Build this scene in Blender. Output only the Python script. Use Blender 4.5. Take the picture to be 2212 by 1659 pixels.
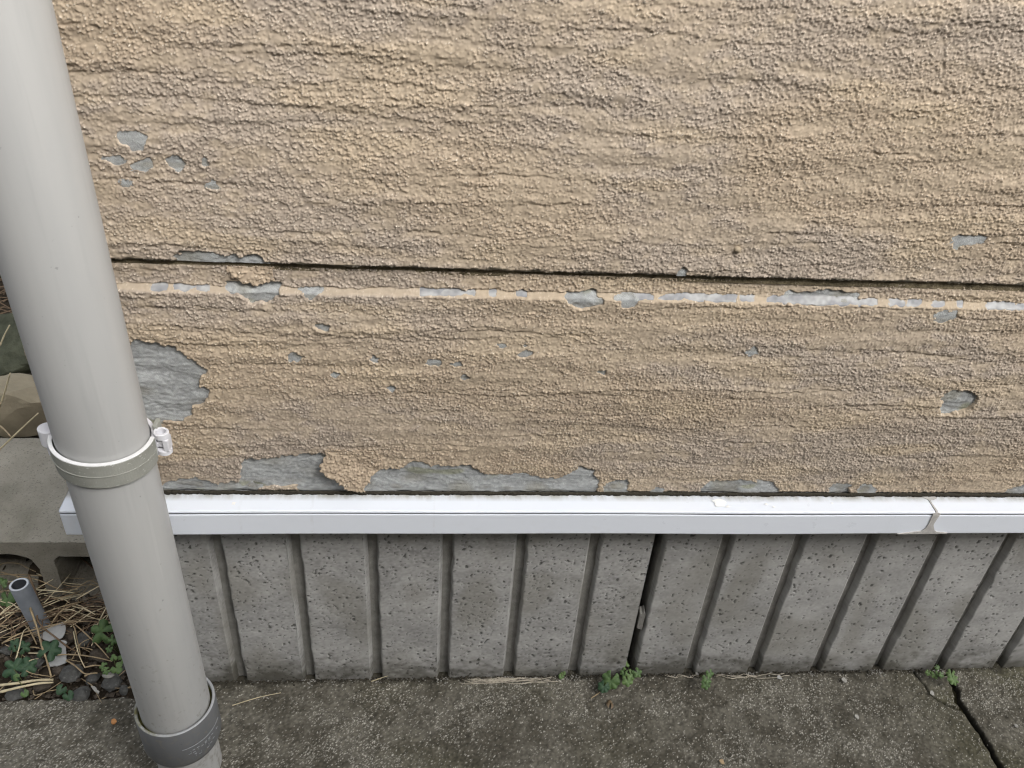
import bpy, bmesh, math, random
import numpy as np
from mathutils import Vector, Matrix

for o in list(bpy.data.objects): bpy.data.objects.remove(o, do_unlink=True)
scene = bpy.context.scene
COL = scene.collection

# ------------------------------------------------------------------ camera
cam = bpy.data.cameras.new('camera'); camo = bpy.data.objects.new('camera', cam); COL.objects.link(camo)
cr, cu, cf = Vector((.9955, -.0684, .0663)), Vector((-.0161, .5657, .8245)), Vector((.0939, .8218, -.5620))
mw = Matrix.Identity(4)
for i in range(3): mw[i][0], mw[i][1], mw[i][2] = cr[i], cu[i], -cf[i]
mw.translation = (.18714, -.7910, 1.08614)
camo.matrix_world = mw
cam.sensor_width = 36; cam.lens = 29.116; cam.clip_start = .02; cam.clip_end = 500
cam.dof.use_dof = True; cam.dof.focus_distance = 1.05; cam.dof.aperture_fstop = 16
scene.camera = camo
scene.render.resolution_x, scene.render.resolution_y = 1024, 768

# ------------------------------------------------------------------ sky, sun, exposure
SUN_DIR = Vector((.55, -.70, .80)).normalized()            # towards the sun: high, right, in front of the wall
elev = math.asin(SUN_DIR.z); azim = math.atan2(SUN_DIR.x, SUN_DIR.y)
world = bpy.data.worlds.new('World'); scene.world = world; world.use_nodes = True
wn = world.node_tree; bg = wn.nodes['Background']
sky = wn.nodes.new('ShaderNodeTexSky'); sky.sky_type = 'NISHITA'; sky.sun_disc = False
sky.sun_elevation = elev; sky.sun_rotation = azim; sky.air_density = 1.0; sky.dust_density = 4.0; sky.ozone_density = 1.0
hs = wn.nodes.new('ShaderNodeHueSaturation'); hs.inputs['Saturation'].default_value = .22   # grey overcast
wn.links.new(sky.outputs[0], hs.inputs['Color']); wn.links.new(hs.outputs[0], bg.inputs[0])
bg.inputs[1].default_value = .13
sl = bpy.data.lights.new('sun', 'SUN'); sl.energy = 1.15; sl.angle = math.radians(30); sl.color = (1, .97, .93)
so = bpy.data.objects.new('sun', sl); COL.objects.link(so)
so.rotation_euler = SUN_DIR.to_track_quat('Z', 'Y').to_euler()
scene.view_settings.view_transform = 'Standard'; scene.view_settings.look = 'None'
scene.view_settings.exposure = 1.16; scene.view_settings.gamma = 1.0
scene.view_settings.use_curve_mapping = False

scene.cycles.use_denoising = True; scene.cycles.max_bounces = 5; scene.cycles.filter_width = 1.2

# ------------------------------------------------------------------ helpers
RNG = np.random.default_rng(11); random.seed(5)
def link(o, parent=None):
    COL.objects.link(o)
    if parent is not None: o.parent = parent
    return o
def props(o, label=None, cat=None, group=None, kind=None):
    if label: o['label'] = label
    if cat: o['category'] = cat
    if group: o['group'] = group
    if kind: o['kind'] = kind
    return o
def empty(name, loc, label, cat, group=None):
    o = bpy.data.objects.new(name, None); o.empty_display_size = .02; link(o); o.location = loc
    return props(o, label, cat, group)
def child(o, parent):
    """parent keeping world coordinates (parents are never rotated)"""
    o.parent = parent
    p = parent; off = Vector((0, 0, 0))
    while p is not None: off += p.location; p = p.parent
    o.location = o.location - off
    return o
def mesh_obj(name, verts, faces, mat, parent=None, smooth=False, attrs=None):
    """verts Nx3, faces: list or int array of equal-size faces"""
    me = bpy.data.meshes.new(name)
    verts = np.asarray(verts, np.float32)
    if isinstance(faces, np.ndarray):
        n, k = faces.shape
        me.vertices.add(len(verts)); me.vertices.foreach_set('co', verts.ravel())
        me.loops.add(n*k); me.loops.foreach_set('vertex_index', faces.astype(np.int32).ravel())
        me.polygons.add(n); me.polygons.foreach_set('loop_start', np.arange(0, n*k, k, dtype=np.int32))
        me.polygons.foreach_set('loop_total', np.full(n, k, np.int32))
        me.update(calc_edges=True); me.validate()
    else:
        me.from_pydata([tuple(map(float, v)) for v in verts], [], faces); me.update()
    if attrs:
        for k_, a in attrs.items():
            a = np.asarray(a, np.float32)
            if k_ == 'col':
                at = me.attributes.new(k_, 'FLOAT_COLOR', 'POINT'); a = a.reshape(-1, 3)
                at.data.foreach_set('color', np.concatenate([a, np.ones((len(a), 1), np.float32)], 1).ravel())
            else:
                at = me.attributes.new(k_, 'FLOAT', 'POINT'); at.data.foreach_set('value', a.ravel())
    if smooth: me.polygons.foreach_set('use_smooth', np.ones(len(me.polygons), bool))
    me.materials.append(mat)
    o = bpy.data.objects.new(name, me); link(o)
    if parent is not None: child(o, parent)
    return o
def bm_obj(name, bm, mat, parent=None, smooth=False):
    me = bpy.data.meshes.new(name); bmesh.ops.recalc_face_normals(bm, faces=bm.faces); bm.to_mesh(me); bm.free()
    if smooth: me.polygons.foreach_set('use_smooth', np.ones(len(me.polygons), bool))
    me.materials.append(mat); o = bpy.data.objects.new(name, me); link(o)
    if parent is not None: child(o, parent)
    return o
def grid_faces(nr, nc, keep=None, flip=False):
    r, c = np.meshgrid(np.arange(nr-1), np.arange(nc-1), indexing='ij')
    a = r*nc+c
    f = np.stack([a, a+1, a+nc+1, a+nc], -1)
    if flip: f = f[..., ::-1]
    if keep is not None: f = f[keep]
    return f.reshape(-1, 4)
def compact(V, F, attrs=None):
    used = np.unique(F); m = np.full(len(V), -1); m[used] = np.arange(len(used))
    return V[used], m[F], ({k: (np.reshape(a, (-1, 3)) if k == 'col' else np.ravel(a))[used] for k, a in attrs.items()} if attrs else None)
def fnoise(nr, nc, d, lr, lc, seed=None, rng=None):
    """unit gaussian noise on a grid with step d, smoothed by gaussians lr (rows) and lc (columns)"""
    g = (rng or RNG).standard_normal((nr, nc))
    fr = np.fft.fftfreq(nr, d)[:, None]; fc = np.fft.rfftfreq(nc, d)[None, :]
    H = np.exp(-2*(np.pi**2)*((fr*lr)**2+(fc*lc)**2))
    n = np.fft.irfft2(np.fft.rfft2(g)*H, s=(nr, nc))
    return (n-n.mean())/(n.std()+1e-12)
def sstep(a, b, x):
    t = np.clip((x-a)/(b-a), 0, 1); return t*t*(3-2*t)
def poly_sd(px, pz, poly):
    """signed distance to polygon, negative inside"""
    P = np.asarray(poly, float); Q = np.roll(P, -1, 0)
    d2 = np.full(px.shape, 1e9); ins = np.zeros(px.shape, bool)
    for (ax, az), (bx, bz) in zip(P, Q):
        ex, ez = bx-ax, bz-az; L = ex*ex+ez*ez+1e-15
        t = np.clip(((px-ax)*ex+(pz-az)*ez)/L, 0, 1)
        d2 = np.minimum(d2, (px-ax-t*ex)**2+(pz-az-t*ez)**2)
        if az != bz:
            c = ((az > pz) != (bz > pz)) & (px < (bx-ax)*(pz-az)/(bz-az)+ax)
            ins ^= c
    d = np.sqrt(d2); return np.where(ins, -d, d)
def box_bm(bm, lo, hi, bev=0):
    r = bmesh.ops.create_cube(bm, size=1)
    for v in r['verts']: v.co = Vector([lo[i]+(v.co[i]+.5)*(hi[i]-lo[i]) for i in range(3)])
    if bev:
        es = list({e for v in r['verts'] for e in v.link_edges})
        bmesh.ops.bevel(bm, geom=es, offset=bev, segments=2, affect='EDGES', profile=.5)
def frame_at(d):
    d = Vector(d).normalized(); a = Vector((0, 0, 1)) if abs(d.z) < .9 else Vector((1, 0, 0))
    x = d.cross(a).normalized(); return x, d.cross(x).normalized(), d
def tube_arrays(pts, rads, n=6, flat=1.0):
    pts = [Vector(p) for p in pts]; V = []; F = []
    for i, p in enumerate(pts):
        d = (pts[min(i+1, len(pts)-1)]-pts[max(i-1, 0)])
        x, y, _ = frame_at(d)
        for k in range(n):
            a = 2*math.pi*k/n; V.append(p+x*math.cos(a)*rads[i]+y*math.sin(a)*rads[i]*flat)
    for i in range(len(pts)-1):
        for k in range(n):
            F.append((i*n+k, i*n+(k+1) % n, (i+1)*n+(k+1) % n, (i+1)*n+k))
    F.append(tuple(range(n))[::-1]); F.append(tuple((len(pts)-1)*n+k for k in range(n)))
    return V, F
def lathe_arrays(profile, axis0, axis1, n=72):
    """profile: list of (radius, z); revolved about the line axis0->axis1 given at z=0 and z=1"""
    a0, a1 = Vector(axis0), Vector(axis1); V = []; F = []
    for (r, z) in profile:
        c = a0+(a1-a0)*z
        for k in range(n):
            t = 2*math.pi*k/n; V.append((c.x+r*math.cos(t), c.y+r*math.sin(t), z))
    m = len(profile)
    for i in range(m-1):
        for k in range(n): F.append((i*n+k, i*n+(k+1) % n, (i+1)*n+(k+1) % n, (i+1)*n+k))
    return V, F

# ------------------------------------------------------------------ materials
class M:
    def __init__(s, name, rough=.8, spec=.3):
        s.mat = bpy.data.materials.new(name); s.mat.use_nodes = True; s.t = s.mat.node_tree
        s.b = s.t.nodes['Principled BSDF']; s.b.inputs['Roughness'].default_value = rough
        s.b.inputs['Specular IOR Level'].default_value = spec
        s.co = s.t.nodes.new('ShaderNodeTexCoord').outputs['Object']
    def n(s, typ, **kw):
        nd = s.t.nodes.new('ShaderNode'+typ)
        for k, v in kw.items():
            if k.startswith('_'): setattr(nd, k[1:], v)
            else:
                key = int(k[1:]) if k[0] == 'i' and k[1:].isdigit() else k
                inp = nd.inputs[key]
                if isinstance(v, bpy.types.NodeSocket): s.t.links.new(v, inp)
                else: inp.default_value = v
        return nd
    def map(s, scale=(1, 1, 1), loc=(0, 0, 0)): return s.n('Mapping', Vector=s.co, Scale=scale, Location=loc).outputs[0]
    def noise(s, scale, detail=4, rough=.55, stretch=None, loc=(0, 0, 0), dist=0):
        v = s.map(stretch or (1, 1, 1), loc)
        return s.n('TexNoise', Vector=v, Scale=scale, Detail=detail, Roughness=rough, Distortion=dist).outputs['Fac']
    def voro(s, scale, feature='F1', stretch=None, loc=(0, 0, 0)):
        return s.n('TexVoronoi', Vector=s.map(stretch or (1, 1, 1), loc), Scale=scale, _feature=feature)
    def ramp(s, fac, a, b, lo=0., hi=1.):
        return s.n('MapRange', Value=fac, **{'From Min': a, 'From Max': b, 'To Min': lo, 'To Max': hi}).outputs[0]
    def math(s, op, a, b=0.): return s.n('Math', _operation=op, i0=a, i1=b).outputs[0]
    def mix(s, fac, a, b, mode='MIX'):
        nd = s.t.nodes.new('ShaderNodeMix'); nd.data_type = 'RGBA'; nd.blend_type = mode
        for i, v in ((0, fac), (6, a), (7, b)):
            if isinstance(v, bpy.types.NodeSocket): s.t.links.new(v, nd.inputs[i])
            else: nd.inputs[i].default_value = (*v, 1) if isinstance(v, (tuple, list)) else v
        return nd.outputs[2]
    def attr(s, name): return s.n('Attribute', _attribute_name=name).outputs['Fac']
    def color(s, c):
        if isinstance(c, bpy.types.NodeSocket): s.t.links.new(c, s.b.inputs['Base Color'])
        else: s.b.inputs['Base Color'].default_value = (*c, 1)
        return s
    def rough(s, v): s.t.links.new(v, s.b.inputs['Roughness']); return s
    def bump(s, h, dist=.001, strength=1.0):
        nd = s.n('Bump', Height=h, Distance=dist, Strength=strength)
        s.t.links.new(nd.outputs[0], s.b.inputs['Normal']); return s
def plain(name, c, var=.12, scale=40, rough=.7, spec=.3, bump=0., bscale=200):
    m = M(name, rough, spec); f = m.noise(scale, 5)
    m.color(m.mix(m.ramp(f, .3, .7), tuple(x*(1-var) for x in c), tuple(min(1, x*(1+var)) for x in c)))
    if bump: m.bump(m.noise(bscale, 4), bump)
    return m.mat

def vcol_material(name, rough=.82, spec=.22, bump=None):
    """colour of the grains and stains comes from the per-vertex attribute 'col'"""
    m = M(name, rough, spec); m.color(m.n('Attribute', _attribute_name='col').outputs['Color'])
    if bump: m.bump(m.noise(bump[0], 2, .6, bump[2]), bump[1], 1.0)
    return m.mat
def lerp(a, b, t): return np.asarray(a)*(1-t[..., None])+np.asarray(b)*t[..., None]
PATCHES= [('u',[(-1002,8306),(-970,8336),(-915,8345),(-869,8305),(-776,8303),(-731,8291),(-760,8240),(-781,8161),(-822,8159),(-867,8172),(-911,8226),(-962,8238),(-989,8272)]),('u',[(-1139,8089),(-1081,8108),(-991,8088),(-954,8053),(-989,8023),(-1070,8027),(-1117,8061)]),('u',[(-908,8022),(-847,8058),(-763,8069),(-734,8019),(-778,7984),(-846,7985),(-899,7998)]),('u',[(-574,8077),(-523,8122),(-455,8118),(-444,8075),(-456,8023),(-515,7999),(-570,8041)]),('u',[(-279,8104),(-256,8122),(-238,8105),(-246,8061),(-274,8060)]),('u',[(-1029,7852),(-991,7872),(-954,7848),(-968,7810),(-1016,7808)]),('u',[(-266,7846),(-226,7885),(-209,7908),(-193,7871),(-175,7842),(-220,7825)]),('u',[(-678,7103),(-608,7155),(-504,7178),(-350,7174),(-264,7162),(-133,7141),(0,7140),(70,7168),(156,7141),(225,7072),(219,7006),(-684,7002)]),('u',[(7205,7584),(7240,7614),(7349,7618),(7430,7601),(7495,7623),(7557,7610),(7517,7570),(7412,7553),(7328,7531),(7269,7491),(7227,7528)]),('u',[(4374,7018),(4381,7106),(4411,7140),(4444,7127),(4434,7082),(4415,7019)]),('l',[(5603,6782),(5601,6874),(5697,6867),(5787,6880),(5863,6878),(5931,6904),(6063,6904),(6196,6902),(6296,6885),(6368,6897),(6453,6869),(6492,6777),(6311,6771),(5934,6761),(5740,6776)]),('l',[(-231,6821),(306,6812),(277,6747),(223,6666),(102,6608),(-12,6621),(-120,6682),(-195,6744)]),('l',[(502,6796),(705,6787),(669,6732),(619,6677),(551,6702)]),('l',[(3226,6775),(3247,6821),(3541,6830),(3559,6785),(3612,6766),(3608,6726),(3532,6683),(3428,6650),(3351,6688),(3275,6726)]),('l',[(3800,6771),(3841,6803),(3932,6795),(3982,6767),(3943,6725),(3873,6707)]),('l',[(7358,6655),(7373,6719),(7423,6741),(7509,6723),(7578,6731),(7573,6682),(7526,6627),(7440,6593),(7397,6602)]),('l',[(7870,5424),(7855,5546),(7844,5632),(7953,5675),(8096,5685),(8220,5638),(8275,5554),(8267,5467),(8174,5379),(8036,5351),(7930,5350)]),('l',[(5341,6180),(5372,6214),(5425,6193),(5445,6149),(5369,6143)]),('l',[(1172,5953),(1232,5991),(1268,5976),(1258,5933),(1203,5921)]),('l',[(1757,5922),(1820,5945),(1884,5969),(1948,5937),(1971,5894),(1894,5897),(1802,5912)]),('l',[(2561,6178),(2595,6207),(2624,6180),(2608,6152),(2571,6151)]),('l',[(2817,6174),(2862,6192),(2891,6171),(2856,6153)]),('l',[(2807,6066),(2831,6110),(2867,6128),(2908,6068),(2863,6050)]),('l',[(3679,5875),(3715,5891),(3765,5870),(3760,5838),(3703,5837)]),('l',[(2165,5742),(2202,5770),(2240,5733),(2213,5710)]),('l',[(1369,5591),(1407,5615),(1452,5582),(1415,5551)]),('l',[(755,5758),(801,5785),(845,5764),(816,5715),(761,5714)]),('l',[(2068,5929),(2104,5945),(2141,5920),(2096,5901)]),('l',[(622,6376),(695,6394),(764,6363),(738,6317),(657,6332)]),('l',[(328,5979),(404,6010),(474,5982),(422,5928),(349,5932)]),('l',[(-1279,6105),(-1215,6141),(-1136,6129),(-1034,6118),(-935,6085),(-844,6073),(-763,5989),(-714,5926),(-641,5862),(-567,5790),(-563,5731),(-622,5700),(-653,5564),(-600,5550),(-563,5513),(-591,5443),(-644,5412),(-687,5318),(-772,5285),(-838,5174),(-946,5108),(-1048,5091),(-1173,5081),(-1239,5056),(-1345,5086),(-1445,5274),(-1463,5624),(-1401,5946)]),('l',[(-1342,4075),(-1275,4165),(-1162,4219),(-1027,4247),(-896,4257),(-770,4222),(-643,4187),(-483,4206),(-353,4180),(-186,4136),(-203,3972),(-1334,3967)]),('l',[(-193,4568),(-289,4554),(-339,4484),(-345,4343),(-382,4199),(-352,4134),(-174,4150),(96,4159),(256,4131),(295,4072),(285,3946),(3937,3988),(3905,4081),(3877,4225),(3841,4354),(3810,4444),(3671,4455),(3568,4403),(3528,4314),(3373,4287),(3215,4286),(3075,4310),(3013,4348),(2895,4360),(2777,4372),(2663,4333),(2508,4331),(2408,4394),(2327,4481),(2231,4492),(2117,4467),(2041,4478),(1888,4477),(1755,4525),(1679,4561),(1604,4511),(1566,4449),(1452,4399),(1376,4423),(1263,4409),(1166,4321),(1117,4258),(981,4432),(835,4504),(726,4552),(629,4636),(565,4647),(472,4622),(325,4621),(176,4583),(-82,4556)]),('l',[(3991,4150),(4022,4232),(4124,4260),(4218,4261),(4268,4206),(4290,3984),(4034,3983)]),('l',[(4592,4112),(4651,4140),(4728,4126),(4742,3986),(4623,3986)]),('l',[(5212,4131),(5279,4228),(5380,4256),(5576,4250),(5793,4245),(6007,4261),(6155,4192),(6206,4122),(6213,3966),(5595,3963),(5268,3962)]),('l',[(6876,4140),(6922,4211),(7059,4198),(7141,4184),(7196,3970),(6949,3969)]),('l',[(7293,4128),(7308,4185),(7387,4186),(7488,4115),(7490,3971),(7354,3971)]),('l',[(9206,4052),(9285,4139),(9383,4183),(9486,4213),(9804,4229),(9945,3922),(9332,3920)])]
BEVEL= [(-947,-822),(-732,-542),(-520,-429),(1726,1941),(1964,2276),(2444,2492),(2724,2807),(3838,4161),(4226,4387),(4412,4714),(4739,5069),(5120,5247),(5427,6647),(6805,6937),(7016,7148),(7308,7415),(7575,7629),(7924,8341)]
FLAP= [(639,4728),(620,4560),(572,4535),(577,4462),(610,4401),(701,4352),(772,4290),(862,4190),(974,4153),(1069,4153),(1071,4217),(1120,4267),(1170,4356),(1266,4443),(1287,4566),(1216,4711)]
STALKS= [[(-4382,1293,850),(-4177,1013,725),(-4114,908,600),(-3960,666,475),(-3841,447,350),(-3719,248,225),(-3612,54,100)],[(-4685,963,167),(-4529,1124,247),(-4459,1410,167)],[(-4697,1063,280),(-4612,1250,280)],[(-4014,126,236),(-3827,-15,306),(-3660,-57,306),(-3548,-31,236)],[(-4253,-92,139),(-3977,-110,208),(-3743,-69,208),(-3552,-14,139)],[(-4166,-255,207),(-3910,-235,276),(-3661,-173,276),(-3500,-111,207)],[(-3724,-241,216),(-3647,-357,272),(-3569,-368,296),(-3489,-302,272),(-3378,-234,216)],[(-4079,1235,152),(-3861,1120,199),(-3564,915,228),(-3303,703,228),(-3032,469,199),(-2878,329,152)],[(-3509,743,267),(-3346,433,336),(-3220,219,336),(-3118,86,267)],[(-3761,996,143),(-3574,893,212),(-3448,667,212),(-3324,418,143)],[(-3678,365,198),(-3472,334,255),(-3220,296,278),(-2979,261,255),(-2802,244,198)],[(-3450,253,223),(-3293,135,280),(-3158,21,303),(-3071,-26,280),(-2932,21,223)],[(-4492,587,206),(-4296,715,253),(-3994,807,282),(-3769,882,282),(-3515,946,253),(-3249,973,206)],[(-4467,579,237),(-4199,654,284),(-3904,763,313),(-3681,881,313),(-3447,963,284),(-3173,1008,237)],[(-4145,1302,268),(-4030,1481,337),(-3966,1691,337),(-3968,1911,268)],[(-4334,1535,311),(-4078,1452,381),(-3832,1422,381),(-3724,1463,311)],[(-4225,1455,177),(-3963,1429,246),(-3780,1503,246),(-3708,1659,177)],[(-4275,994,250),(-4020,1075,319),(-3794,1198,319),(-3572,1348,250)],[(-3889,902,259),(-3811,1064,329),(-3679,1189,329),(-3581,1339,259)],[(-3752,993,179),(-3580,1130,248),(-3466,1237,248),(-3291,1295,179)],[(-4472,1774,120),(-4184,1798,177),(-3858,1697,200),(-3598,1754,177),(-3451,1707,120)],[(-3907,1434,315),(-3683,1512,384),(-3557,1654,384),(-3429,1629,315)],[(-5190,2181,180),(-5102,2178,236),(-4867,2144,260),(-4698,2064,236),(-4572,2036,180)],[(-5104,1977,183),(-4713,1922,239),(-4328,1858,263),(-4045,1848,239),(-3753,1878,183)],[(-4123,216,298),(-4123,388,368),(-4178,655,368),(-4185,796,298)],[(-4041,489,237),(-3902,416,317),(-3858,453,237)],[(-4038,400,214),(-3877,335,294),(-3819,404,214)],[(-3983,168,275),(-3874,169,355),(-3824,253,275)],[(-3999,2390,126),(-3780,2178,195),(-3630,2035,195),(-3597,1978,126)],[(-4407,1588,600),(-4229,1332,529),(-4146,1174,457),(-4090,949,386),(-3990,815,314),(-3751,664,243),(-3535,532,171),(-3441,519,100)],[(-4661,922,195),(-4498,851,195)],[(-4979,1648,138),(-4818,1665,138)],[(-3122,105,252),(-2912,133,252)],[(-3058,-85,306),(-2898,-33,306)],[(-4345,980,161),(-4151,773,241),(-4010,598,161)],[(-5088,1978,246),(-4729,1825,303),(-4374,1723,326),(-4007,1549,303),(-3863,1579,246)],[(-4543,1996,180),(-4229,1812,249),(-4001,1732,249),(-3740,1753,180)]]
FLAKES= [[(-3946,879,150),(-3905,948,150),(-3768,982,150),(-3695,910,150),(-3671,806,150),(-3674,720,150),(-3704,695,150),(-3782,687,150),(-3849,655,150),(-4008,725,150),(-4008,793,150)],[(-3803,637,150),(-3639,660,150),(-3580,625,150),(-3594,591,150),(-3566,532,150),(-3513,383,150),(-3490,301,150),(-3568,246,150),(-3718,233,150),(-3759,274,150),(-3699,321,150),(-3701,468,150)],[(-2992,-134,150),(-2932,-143,150),(-2849,-221,150),(-2856,-259,150),(-2922,-212,150)]]
STONES= [((-2750,-47,0),0.0181,0.0166),((-3376,122,0),0.0196,0.0106),((-3422,732,0),0.0143,0.0166),((-3656,839,0),0.0121,0.0136),((-3158,-207,0),0.0173,0.0075),((-3945,325,0),0.0113,0.0106),((-3062,37,0),0.0128,0.0091),((-2691,269,0),0.0075,0.0075),((-2547,-160,0),0.0075,0.0091),((-3314,956,0),0.0106,0.0091),((-3111,424,0),0.0166,0.0121),((-3608,190,0),0.0121,0.0091),((-2722,157,0),0.0091,0.006),((-4213,155,0),0.0091,0.0075),((-4492,581,0),0.0121,0.0091),((-3728,-73,0),0.0136,0.0075),((-4024,-188,0),0.0166,0.006)]
LEAVES= [('b',(-3066,676,300),0.0183),('b',(-2843,520,300),0.0079),('b',(-2856,354,300),0.0056),('b2',(-2744,206,300),0.0051),('b2',(-2859,80,300),0.0064),('b2',(-2800,16,300),0.0056),('b2',(-2655,45,300),0.0087),('b2',(-2632,220,300),0.0067),('b3',(-3713,385,300),0.0159),('b4',(-4083,56,300),0.0159),('b4',(-3911,100,300),0.0135),('b5',(-3282,-340,300),0.0071),('b5',(-3179,-387,300),0.0071),('b6',(-4711,1372,300),0.0135),('b6',(-4903,1636,300),0.0095),('b7',(-3768,-359,300),0.0051),('b7',(-3976,-115,300),0.0052),('b8',(-4090,424,300),0.0095),('b8',(-4253,476,300),0.0095)]
LEAVESJ= [('a',(4612,-234,200),0.0137),('a',(4493,-322,200),0.0088),('c',(4860,23,200),0.0074),('c',(4847,-90,200),0.0063),('c',(4945,-129,200),0.0081),('c',(5044,-122,200),0.0074),('c',(4850,-293,200),0.0084),('d',(6169,-172,200),0.0067),('d',(6088,-291,200),0.0079),('d',(6037,-391,200),0.007)]
LEAVESR= [('e',(9733,-179,200),0.0048),('e',(9896,-121,200),0.0044),('e',(9823,-228,200),0.0063),('e',(9886,-269,200),0.0053),('f',(10081,-219,200),0.0069),('f',(10048,-339,200),0.0094),('f',(10018,-292,200),0.005)]
CRACK= [(9649,-91),(9663,-186),(9713,-280),(9702,-373),(9734,-452),(9772,-517),(9828,-570),(9884,-623),(10003,-689)]
CHIPS= [((-2529,-645),12),((8382,-186),12),((9703,-449),12),((7348,-115),12),((6041,-29),8),((6023,-1484),10),((8313,-828),10),((10724,-1059),8),((10013,-12),8)]
SMEAR= [(8186,3970),(8223,3992),(8240,3992),(8286,3974),(8273,3905),(8260,3817),(8263,3773),(8310,3684),(8354,3657),(8497,3642),(8502,3628),(7831,3620),(8024,3654),(8137,3672),(8179,3728),(8192,3817),(8188,3905)]
STALKS2=[[(-6967, 7154, 1300), (-6742, 7322, 1700)], [(-6096, 5066, 1300), (-5886, 5051, 1700), (-5677, 4989, 2100)], [(-5578, 3826, 1300), (-5166, 3812, 1700), (-4747, 3798, 2100)], [(-5851, 4480, 1300), (-5235, 3671, 1700)]]
JOINT=[(10242, 7), (10174, -237), (10161, -396), (10088, -576), (10105, -742), (10112, -940), (10143, -1135), (10144, -1335), (10126, -1620), (10136, -1699)]

coat = vcol_material('stucco_coat')
cf_ = M('stucco_coat_far', .82, .22); cf_.color(cf_.mix(cf_.ramp(cf_.noise(500, 3), .35, .65), (.34, .275, .20), (.45, .37, .275)))
cf_.bump(cf_.math('ADD', cf_.noise(420, 3, .6), cf_.math('MULTIPLY', cf_.noise(60, 4, .5, (.15, 1, 1)), 1.2)), .004, 1.0); coat_far = cf_.mat
mortar = vcol_material('exposed_mortar', .85, .25, (700, .0006, (1, 1, 2)))
bevelpaint = vcol_material('worn_bevel_paint', .6, .35)

# ================================================================== HOUSE WALL
WX0, WX1, D = -.235, 1.02, .0009
YF = -.030                                         # face plane of the siding
Z_LAP0, Z_LAP1 = .7010, .7062                      # open lap joint between the boards
ZB = .4065                                         # lower edge of the lower board
house = empty('house_wall', (.45, 0, ZB), 'tan rough stucco house wall with peeling grey patches above the white flashing', 'wall')

def zb(x): return .676+.0042*sstep(-.1, .45, np.asarray(x))      # height of the bevel line
def base_profile(z, x):
    """outward offset (towards the camera, metres) of the bare surface: boards with a recessed band and worn bevel"""
    c = zb(x); t = np.clip((z-c+.0036)/.0072, 0, 1)      # 0 on the lower face, 1 on the recessed band under the lap
    return -.0065*t*(z < Z_LAP1-.001)

def stamp(imp):
    g = imp.copy()
    for dr, dc, w in ((1, 0, .50), (-1, 0, .16), (0, 1, .40), (0, -1, .40), (1, 1, .18), (1, -1, .18)):
        g = np.maximum(g, np.roll(np.roll(imp, dr, 0), dc, 1)*w)
    return g
def coat_fields(xs, zs):
    nr, nc = len(zs), len(xs); X, Z = np.meshgrid(xs, zs)
    lump = fnoise(nr, nc, D, .0022, .005); und = fnoise(nr, nc, D, .004, .03); und2 = fnoise(nr, nc, D, .03, .09)
    msk = fnoise(nr, nc, D, .006, .016)*.6+fnoise(nr, nc, D, .0025, .0045)*.6+fnoise(nr, nc, D, .025, .06)*.35
    rough = sstep(-1.3, .3, msk)                    # 0 where the paint was smeared flat
    dens = .095+.080*rough                           # sand grains standing out of the paint
    imp = np.where(RNG.random((nr, nc)) < dens, .35+.9*RNG.random((nr, nc))**1.3, 0)*(.55+.45*rough)
    g = stamp(imp)
    fine = fnoise(nr, nc, D, .0009, .0012)
    h = .0018*g+.00006*fine+.00014*lump+.00026*und+.00042*fnoise(nr, nc, D, .0058, .075)+.0004*und2
    area = (xs[-1]-xs[0])*(zs[-1]-zs[0])            # horizontal trowel tears: a swelling above, a sharp drop below
    for k in range(int(area*760)):
        L = .03+.14*RNG.random()**1.6; a = .0003+.0008*RNG.random()**2
        if k % 3 == 0: L = .10+.34*RNG.random(); a = .0007+.0010*RNG.random()
        x0 = xs[0]-.1+RNG.random()*(xs[-1]-xs[0]+.1); z0 = zs[0]+RNG.random()*(zs[-1]-zs[0])
        i0, i1 = np.searchsorted(xs, [x0, x0+L]); j0, j1 = np.searchsorted(zs, [z0-.018, z0+.026])
        if i1-i0 < 6 or j1-j0 < 4: continue
        x = xs[i0:i1]; t = (x-x0)/L; ph = RNG.random(4)*6.28
        zc = z0+.0022*np.sin((x-x0)*32+ph[0])+.0008*np.sin(x*150+ph[1])+.0004*np.sin(x*610+ph[2])+(x-x0)*RNG.normal(0, .02)
        am = a*np.sin(np.pi*np.clip(t, 0, 1))**.7*(.65+.35*np.sin(x*300+ph[3]))
        dz = zs[j0:j1, None]-zc[None, :]
        prof = np.where(dz > 0, np.exp(-dz/.006), 0)*sstep(-.0006, .0026, dz)-.75*np.exp(-np.abs(dz+.0006)/.0026)*(dz < .0012)
        h[j0:j1, i0:i1] += 0.82*am[None, :]*prof
    # paint and grain colours
    c = lerp((.395, .318, .235), (.375, .315, .256), sstep(-1, 1, fnoise(nr, nc, D, .03, .08)))
    c = lerp(c, (.440, .356, .255), .7*sstep(.2, 1.6, fnoise(nr, nc, D, .008, .03)))
    c = lerp(c, (.440, .360, .265), .6*(1-rough))
    c = c*(1+.10*np.clip(fnoise(nr, nc, D, .0010, .0012), -2, 2))[..., None]
    grain = sstep(.25, .7, g); c = c*(.96+grain*(.09+.18*(RNG.random((nr, nc))-.4)))[..., None]
    white = np.where((imp > .45) & (RNG.random((nr, nc)) < .16), .5+.5*RNG.random((nr, nc)), 0); c = lerp(c, (.80, .72, .60), white)
    return X, Z, h, rough, c

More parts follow.
